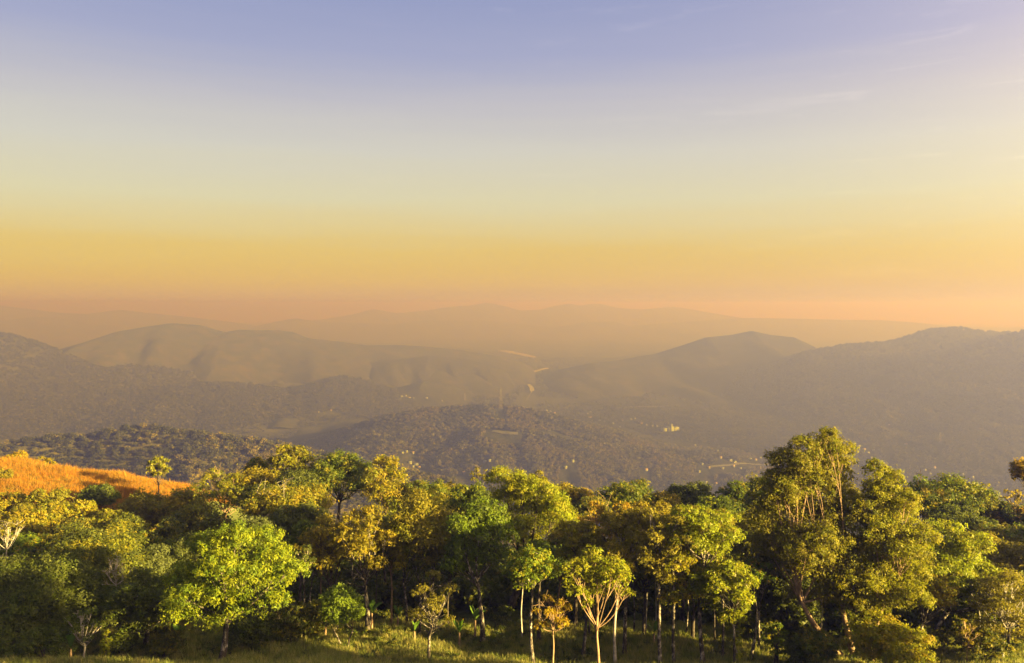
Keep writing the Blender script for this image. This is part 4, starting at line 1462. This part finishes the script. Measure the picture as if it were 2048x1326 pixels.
T('leafy_tree', 'dark green tree with a level top near the huge golden tree', 'tree', 'darkgreen', 1480, 958, 90, 1030, 88, shape='tiers', group=G_SKY, mixin=('olive', .3), cov=1.2)
T('leafy_tree', 'gold tipped dark tree touching the left flank of the huge golden tree', 'tree', 'goldgreen', 1530, 953, 80, 1040, 82, shape='dome', group=G_SKY, mixin=('darkgreen', .5))

# -- bushes of the grassy slope and the left
for X, Yt, W, D, k, sh, mx, lb in [
    (38, 902, 52, 128, 'gold', 'round', ('orange', .4), 'golden bush alone on the crest of the grass slope, left edge'),
    (88, 914, 60, 128, 'gold', 'open', ('olive', .3), 'golden brown spreading bush right of the lone crest bush'),
    (5, 938, 60, 112, 'olive', 'round', ('gold', .5), 'olive bush cut by the left edge below the grass crest'),
    (20, 985, 110, 98, 'gold', 'open', ('goldgreen', .5), 'sunlit amber leaved bush at the left edge under the grass'),
    (95, 972, 120, 98, 'goldgreen', 'open', ('olive', .4), 'feathery yellow green bush under the grass slope'),
    (195, 966, 90, 104, 'dark', 'dome', ('darkgreen', .5), 'dark green bush standing on the golden grass'),
    (165, 990, 110, 92, 'gold', 'open', ('yellowgreen', .5), 'bright yellow leaved bush below the dark green bush'),
    (60, 1010, 150, 88, 'goldgreen', 'open', ('gold', .5), 'broad golden bush above the pale bare stem at the left edge'),
    (220, 1005, 90, 90, 'yellowgreen', 'open', ('olive', .4), 'yellow tipped bush right of the bright yellow leaved bush'),
    (290, 985, 110, 98, 'olive', 'dome', ('goldgreen', .4), 'olive bush at the foot of the lone slender tree'),
    (370, 965, 100, 96, 'goldgreen', 'dome', ('gold', .5), 'golden and dark bush right of the lone slender tree'),
    (395, 1000, 110, 88, 'goldgreen', 'dome', ('dark', .4), 'shaded bush with gold flecks under the golden and dark bush'),
    (150, 1030, 110, 82, 'brown', 'dome', ('dark', .5), 'brownish bush in shade above the golden rimmed dark tree'),
    (255, 1026, 100, 82, 'dark', 'dome', ('yellowgreen', .2), 'low dark bush with a few yellow tips, left of centre'),
    (340, 1024, 80, 82, 'dark', 'dome', ('goldgreen', .3), 'low dark dome shaped bush under the shaded gold flecked bush'),
    (270, 1056, 70, 74, 'darkgreen', 'dome', ('gold', .25), 'green bush crowned with yellow shoots, left one of two'),
    (325, 1056, 70, 73, 'darkgreen', 'dome', ('gold', .25), 'green bush crowned with yellow shoots, right one of two'),
    (300, 1082, 130, 66, 'greygreen', 'dome', None, 'grey green leafy bush beside the golden rimmed dark tree'),
    (375, 1062, 80, 68, 'greygreen', 'round', ('dark', .4), 'grey green bush close left of the lime tree top'),
    (40, 1058, 110, 72, 'fresh', 'dome', ('gold', .2), 'green bush with a golden tip by the pale bare stem'),
    (95, 1075, 110, 68, 'darkgreen', 'dome', ('brown', .3), 'dull green bush above the large dark corner tree'),
    (445, 1020, 110, 80, 'dark', 'dome', ('olive', .4), 'dark tangled bush under the golden and dark tree'),
    (20, 1130, 90, 62, 'brown', 'open', ('dark', .6), 'brownish shaded bush at the left edge above the corner'),
    (75, 1252, 150, 52.6, 'darkgreen', 'dome', ('dark', .4), 'leafy dark bush in the bottom left corner'),
    (208, 1258, 26, 53, 'yellowgreen', 'round', ('lime', .5), 'tiny yellow green bush right of the pale branched tree'),
    (240, 1262, 70, 55, 'dark', 'dome', ('darkgreen', .5), 'dark bush under the stout pale trunk'),
    (330, 1265, 90, 55, 'dark', 'dome', ('olive', .4), 'dark weedy bush between the stout pale trunk and the lime tree'),
    (500, 1225, 110, 58, 'dark', 'dome', ('darkgreen', .4), 'dark bush under the right side of the lime tree'),
    (580, 1205, 110, 59, 'brown', 'open', ('dark', .7), 'dry brown thicket right of the lime tree trunk'),
    (632, 1195, 70, 62, 'dark', 'dome', ('olive', .3), 'dim bush behind the small two stemmed tree'),
    (1780, 1238, 180, 51.5, 'yellowgreen', 'dome', ('gold', .35), 'bright yellow bush in the lower right, before the winding trunk'),
    (1640, 1262, 90, 53, 'darkgreen', 'dome', ('olive', .4), 'green bush at the foot of the huge golden tree'),
    (1556, 1236, 50, 54.5, 'darkgreen', 'open', ('fresh', .4), 'green weedy sapling bush before the darkest gap'),
    (1600, 1275, 70, 54, 'dark', 'dome', ('darkgreen', .4), 'dark low bush left of the green bush at the golden tree'),
    (1890, 1262, 110, 56, 'dark', 'open', ('olive', .5), 'dark brush below the forking pale trunk'),
    (1975, 1255, 110, 54, 'brown', 'open', ('dark', .6), 'brown brush left of the twiggy tree at the lower right'),
    (1930, 1222, 120, 60, 'dark', 'dome', ('olive', .3), 'dark mass of leaves under the bright lime tiers'),
]:
    S('bush', lb, 'bush', k, X, Yt, W, D, shape=sh, group=G_BUSH, mixin=mx)
T('bare_tree', 'thin pale bare stem with forking twigs at the left edge', 'tree', 'olive', 12, 1035, 60, 1075, 66, Xb=8, shape='sparse', bark='pale', group=G_MID, trunk_r=.07, fork=1100, cov=.2, bare=10)
T('bare_tree', 'dead grey twigs above the round dark tree, left of the lime tree', 'tree', 'olive', 232, 1110, 60, 1165, 58, Xb=236, shape='sparse', bark='pale', group=G_MID, trunk_r=.06, fork=1170, cov=.15, bare=14)

# -- thin trunks seen in the dark between the front trees
for X, Yt, W, Yb, D, r, bk, lb in [
    (606, 1090, 50, 1150, 62, .09, 'mottled', 'thin white spotted trunk in the dark right of the lime tree'),
    (624, 1080, 50, 1140, 66, .08, 'mottled', 'thin trunk half lost in the dark beside the white spotted one'),
    (642, 1085, 46, 1140, 70, .08, 'tan', 'straight brown stem behind the small two stemmed tree'),
    (752, 1075, 46, 1140, 70, .07, 'dark', 'thin dark stem right of the golden open tree'),
    (782, 1070, 50, 1130, 66, .09, 'tan', 'reddish thin stem between the golden open tree and twin trunks'),
    (838, 1080, 50, 1150, 64, .10, 'mottled', 'dark trunk with one bright white spot in the forest centre'),
    (898, 1090, 46, 1150, 66, .07, 'dark', 'thin stem behind the twiggy grey sapling'),
    (1045, 1105, 46, 1160, 63, .07, 'pale', 'thin grey stem left of the slender mottled grey trunk'),
    (1120, 1075, 60, 1150, 64, .12, 'tan', 'crooked brown trunk above the withered orange sapling'),
    (1178, 1085, 50, 1150, 62, .09, 'mottled', 'dim spotted trunk left behind the forked orange trunk'),
    (1268, 1080, 50, 1150, 63, .08, 'mottled', 'faint spotted trunk right of the dark and white spotted one'),
    (1292, 1085, 44, 1150, 64, .07, 'pale', 'thin leaning pale stem left of the tallest mottled trunk'),
    (1310, 1090, 40, 1150, 66, .06, 'pale', 'thin pale stem close left of the tallest mottled trunk'),
    (1372, 1090, 44, 1150, 62, .07, 'mottled', 'thin spotted stem behind the golden topped mottled trunk'),
    (1432, 1100, 44, 1160, 61, .08, 'dark', 'dark stem left of the tufted yellow green tree'),
    (1446, 1110, 44, 1160, 57, .10, 'mottled', 'spotted trunk standing half behind the tufted yellow green tree'),
    (1548, 1140, 44, 1190, 62, .06, 'dark', 'faint stem inside the darkest gap of the forest'),
    (1646, 1130, 50, 1190, 60, .10, 'pale', 'grey forked trunk behind the golden lobe of the huge tree'),
    (1958, 1150, 50, 1200, 58, .06, 'pale', 'thin pale stem under the right end of the lime tiers'),
    (1992, 1150, 50, 1210, 57, .07, 'dark', 'thin stem left of the grey brown twiggy tree'),
]:
    T('thin_trunked_tree', lb, 'tree', 'dark', X, Yt, W, Yb, D, shape='open', bark=bk, trunk_r=r, group=G_TRUNK, cov=.8, nlimb=3)

# -- the forest goes on past the right edge and shades the clearing
for i, (x, y, hgt, W) in enumerate([(52, 34, 5, 6), (46, 37, 4.5, 6), (45, 26, 6, 6), (50, 22, 6.5, 7), (41, 39, 4, 5), (62, 29, 6, 6),
                                  (54, 15, 5, 6), (47, 18, 4.5, 5.5), (44, 29, 4, 5), (38, 24, 5, 6), (56, 9, 10, 7), (43, 13, 8.5, 6.5), (36, 19, 6.5, 5.5), (33, 27, 4.5, 5)]):
    X = 1024 + FLEN * x / y
    z0 = float(ground_z(np.array([x]), np.array([y]))[0]) - CZ
    Yp = lambda z: 610 - z / y * FLEN
    T('leafy_tree', 'leafy tree of the forest beyond the right edge, beside the clearing', 'tree', 'olive', X, Yp(z0 + hgt), W / y * FLEN, Yp(z0 + 2.2), y, shape='dome',
      group='trees beyond the right edge', mixin=('goldgreen', .4), nlimb=3, leaf=(.6, .4), cov=.8)


# -- and it goes on past both edges of the picture: copies that share their meshes
def copy_tree(root, x, y, turn, size, label, group):
    r = root.copy()
    COL.objects.link(r)
    r.location = (x, y, float(ground_z(np.array([x]), np.array([y]))[0]) - .12)
    r.rotation_euler = (0, 0, turn)
    r.scale = (size,) * 3
    r['label'], r['group'] = label, group
    for ch in root.children:
        c = ch.copy()
        COL.objects.link(c)
        c.parent = r


_R = random.Random(5)
_kinds = [o for o in SC.objects if o.parent is None and o.get('category') == 'tree' and o.get('group') in (G_MID, G_SKY) and o.name.startswith('leafy_tree')]
for side in (-1, 1):
    for y in (60, 68, 77, 87, 98):
        for k in range(4):
            yy = y + _R.uniform(-2.5, 2.5)
            x = side * (.643 * yy + 6.5 + 6.5 * k + _R.uniform(-1.5, 1.5))
            if side < 0 and y > 80:
                continue
            copy_tree(_R.choice(_kinds), x, yy, _R.uniform(0, 6.28), _R.uniform(.8, 1.0),
                      'leafy tree of the forest that goes on past the ' + ('right' if side > 0 else 'left') + ' side of the view', 'trees of the forest past the ' + ('right' if side > 0 else 'left') + ' side')


# ------------------------------------------------------------------ banana plants
def banana(label, X, Ytop, Ybase, D, nleaf, seed, spread=1.0, pal=((.06, .12, .016), (.09, .15, .018)), mat=None):
    R = np.random.default_rng(seed)
    bx = at(X, 1200, D)[0]
    bz = float(ground_z(np.array([bx]), np.array([D]))[0]) - .05
    H = at(X, Ytop, D)[2] - bz
    o = bpy.data.objects.new('banana_plant', None)
    COL.objects.link(o)
    o.location = (bx, D, bz)
    tag(o, label, 'banana plant', 'banana plants at the forest edge')
    st = H * .48
    V, F = tube([(0, 0, 0), (.02, 0, st * .5), (.03, 0, st)], [.10, .085, .055], 8)
    link('stem', mesh_np('stem', V, F, smooth=True), o, BARK['tan'])
    for i in range(nleaf):
        a = 2.4 * i + R.uniform(-.4, .4) + .2
        el = R.uniform(.6, 1.4)
        Lf = H * .62 * R.uniform(.8, 1.1) * spread
        dx, dy = math.cos(a), math.sin(a) * .8
        p0 = np.array([.03, 0, st])
        e = np.array([dx * math.cos(el), dy * math.cos(el), math.sin(el)]) * Lf
        Q = curve3(p0, p0 + e * .6 + np.array([0, 0, .12 * Lf]), p0 + e + np.array([0, 0, -.22 * Lf * math.cos(el)]), 12)
        tt = np.linspace(0, 1, 12)
        w = Lf * .15 * np.sin(np.clip((tt - .12) / .88, 0, 1) * math.pi) ** .55 + .008
        sd = np.cross(np.gradient(Q, axis=0), np.array([0, 0, 1.0]))
        sd /= np.linalg.norm(sd, axis=1)[:, None] + 1e-6
        up = np.cross(sd, np.gradient(Q, axis=0))
        up /= np.linalg.norm(up, axis=1)[:, None] + 1e-6
        jag = 1 + .12 * R.normal(size=12)
        V = np.concatenate([Q - sd * (w * jag)[:, None] + up * (w * .35)[:, None], Q, Q + sd * (w * jag[::-1])[:, None] + up * (w * .35)[:, None]])
        k = np.arange(11)
        F = np.concatenate([np.stack([k, k + 12, k + 13, k + 1], 1), np.stack([k + 12, k + 24, k + 25, k + 13], 1)])
        c = np.array(pal[0]) + (np.array(pal[1]) - np.array(pal[0])) * R.uniform()
        col = np.tile(c, (36, 1))
        tip = np.tile(tt, 3)[:, None] > .9
        if i % 3 == 0:
            col = np.where(tip, np.array([.20, .10, .02]), col)
        link('leaf', mesh_np('leaf', V, F, smooth=True, col=col), o, M_leaf)


banana('young banana plant with wide arching leaves in the lower left', 139, 1264, 1326, 52.6, 6, 1)
banana('banana plant with one tall upright leaf by the golden open tree trunk', 743, 1186, 1235, 64, 4, 2, .7)
banana('banana plant with a narrow upright leaf left of the green dome trunk', 950, 1200, 1245, 63.5, 4, 3, .7)
banana('small banana plant low behind the clearing, left of the twiggy sapling', 828, 1236, 1260, 61, 4, 4, .8)
banana('small banana plant low behind the clearing, right of the twiggy sapling', 918, 1232, 1262, 61, 4, 5, .8)
banana('small banana plant in the shade left of the tallest mottled trunk', 1308, 1238, 1275, 60, 4, 6, .8)
banana('banana plant at the foot of the dry brown thicket', 650, 1212, 1262, 62.5, 4, 7, .8)
banana('banana plant in the dark between twin trunks and twiggy sapling', 795, 1205, 1240, 65, 4, 8, .8)
banana('banana plant with drooping leaf beside the lime tree trunk', 352, 1240, 1290, 56.5, 4, 9, .8)


# ------------------------------------------------------------------ undergrowth and grass
def under_and_grass():
    R = np.random.default_rng(900)
    # dark undergrowth beneath the trees
    n = 2600
    D = np.sqrt(R.uniform(60 ** 2, 108 ** 2, n))
    X = R.uniform(-60, 2150, n)
    x = (X - 1024) / FLEN * D
    z = ground_z(x, D)
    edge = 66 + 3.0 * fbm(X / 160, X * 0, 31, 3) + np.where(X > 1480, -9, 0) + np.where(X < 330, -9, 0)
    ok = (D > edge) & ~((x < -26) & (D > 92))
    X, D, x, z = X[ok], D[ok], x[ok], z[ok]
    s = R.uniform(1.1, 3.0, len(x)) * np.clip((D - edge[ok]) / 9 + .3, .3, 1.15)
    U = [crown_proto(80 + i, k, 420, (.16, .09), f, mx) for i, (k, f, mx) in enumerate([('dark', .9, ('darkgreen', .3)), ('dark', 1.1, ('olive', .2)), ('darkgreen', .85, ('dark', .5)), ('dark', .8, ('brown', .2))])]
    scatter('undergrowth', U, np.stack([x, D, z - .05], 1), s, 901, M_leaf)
    # weeds in the clearing
    n = 900
    D = np.sqrt(R.uniform(49 ** 2, 66 ** 2, n))
    X = R.uniform(-40, 2090, n)
    x = (X - 1024) / FLEN * D
    d2 = fbm(x / 2.6, D / 2.6, 55, 3)
    ok = (d2 > .05) | (X < 330) | (X > 1480) | (D > 62)
    x, D = x[ok], D[ok]
    s = R.uniform(.3, .8, len(x))
    Wd = [crown_proto(90 + i, k, 120, (.22, .09), f, mx) for i, (k, f, mx) in enumerate([('darkgreen', .7, ('fresh', .3)), ('dark', .8, ('darkgreen', .4)), ('olive', .8, ('darkgreen', .5))])]
    scatter('weeds', Wd, np.stack([x, D, ground_z(x, D) - .03], 1), s, 902, M_leaf)
    # meadow grass of the clearing
    n = 26000
    D = np.sqrt(R.uniform(47 ** 2, 68 ** 2, n))
    X = R.uniform(-40, 2090, n)
    x = (X - 1024) / FLEN * D
    thin = fbm(x / 1.7, D / 1.7, 57, 3)
    ok = R.uniform(-.6, .5, n) < thin + .25
    x, D = x[ok], D[ok]
    s = R.uniform(.55, 1.25, len(x)) * (1 + .5 * fbm(x / 3.0, D / 3.0, 59, 2))
    Gd = [tuft_proto(120 + i, a, b, 34, .42, .16) for i, (a, b) in enumerate([((.12, .142, .032), (.185, .19, .042)), ((.165, .16, .048), (.225, .20, .065)), ((.10, .128, .028), (.15, .168, .036))])]
    scatter('grass', Gd, np.stack([x, D, ground_z(x, D) - .02], 1), s, 903, M_leaf, tilt=.12)
    # tall dry grass of the golden slope
    n = 38000
    D = np.sqrt(R.uniform(90 ** 2, 142 ** 2, n))
    X = R.uniform(-60, 470, n)
    x = (X - 1024) / FLEN * D
    ok = (x < -46 - R.uniform(0, 7, n)) & (D > 94 + R.uniform(0, 8, n))
    ok &= R.uniform(-.7, .4, n) < fbm(x / 3.0, D / 3.0, 63, 3) + .3
    x, D = x[ok], D[ok]
    s = R.uniform(.45, 1.4, len(x)) * (1 + .7 * fbm(x / 4.0, D / 6.0, 65, 3))
    Dg = [tuft_proto(130 + i, a, b, 30, .75, .22) for i, (a, b) in enumerate([((.27, .135, .013), (.36, .175, .018)), ((.24, .11, .012), (.32, .14, .015)), ((.19, .12, .016), (.26, .145, .02)), ((.12, .085, .018), (.18, .12, .022))])]
    scatter('dry_grass', Dg, np.stack([x, D, ground_z(x, D) - .03], 1), s, 904, M_leaf, tilt=.3)


under_and_grass()
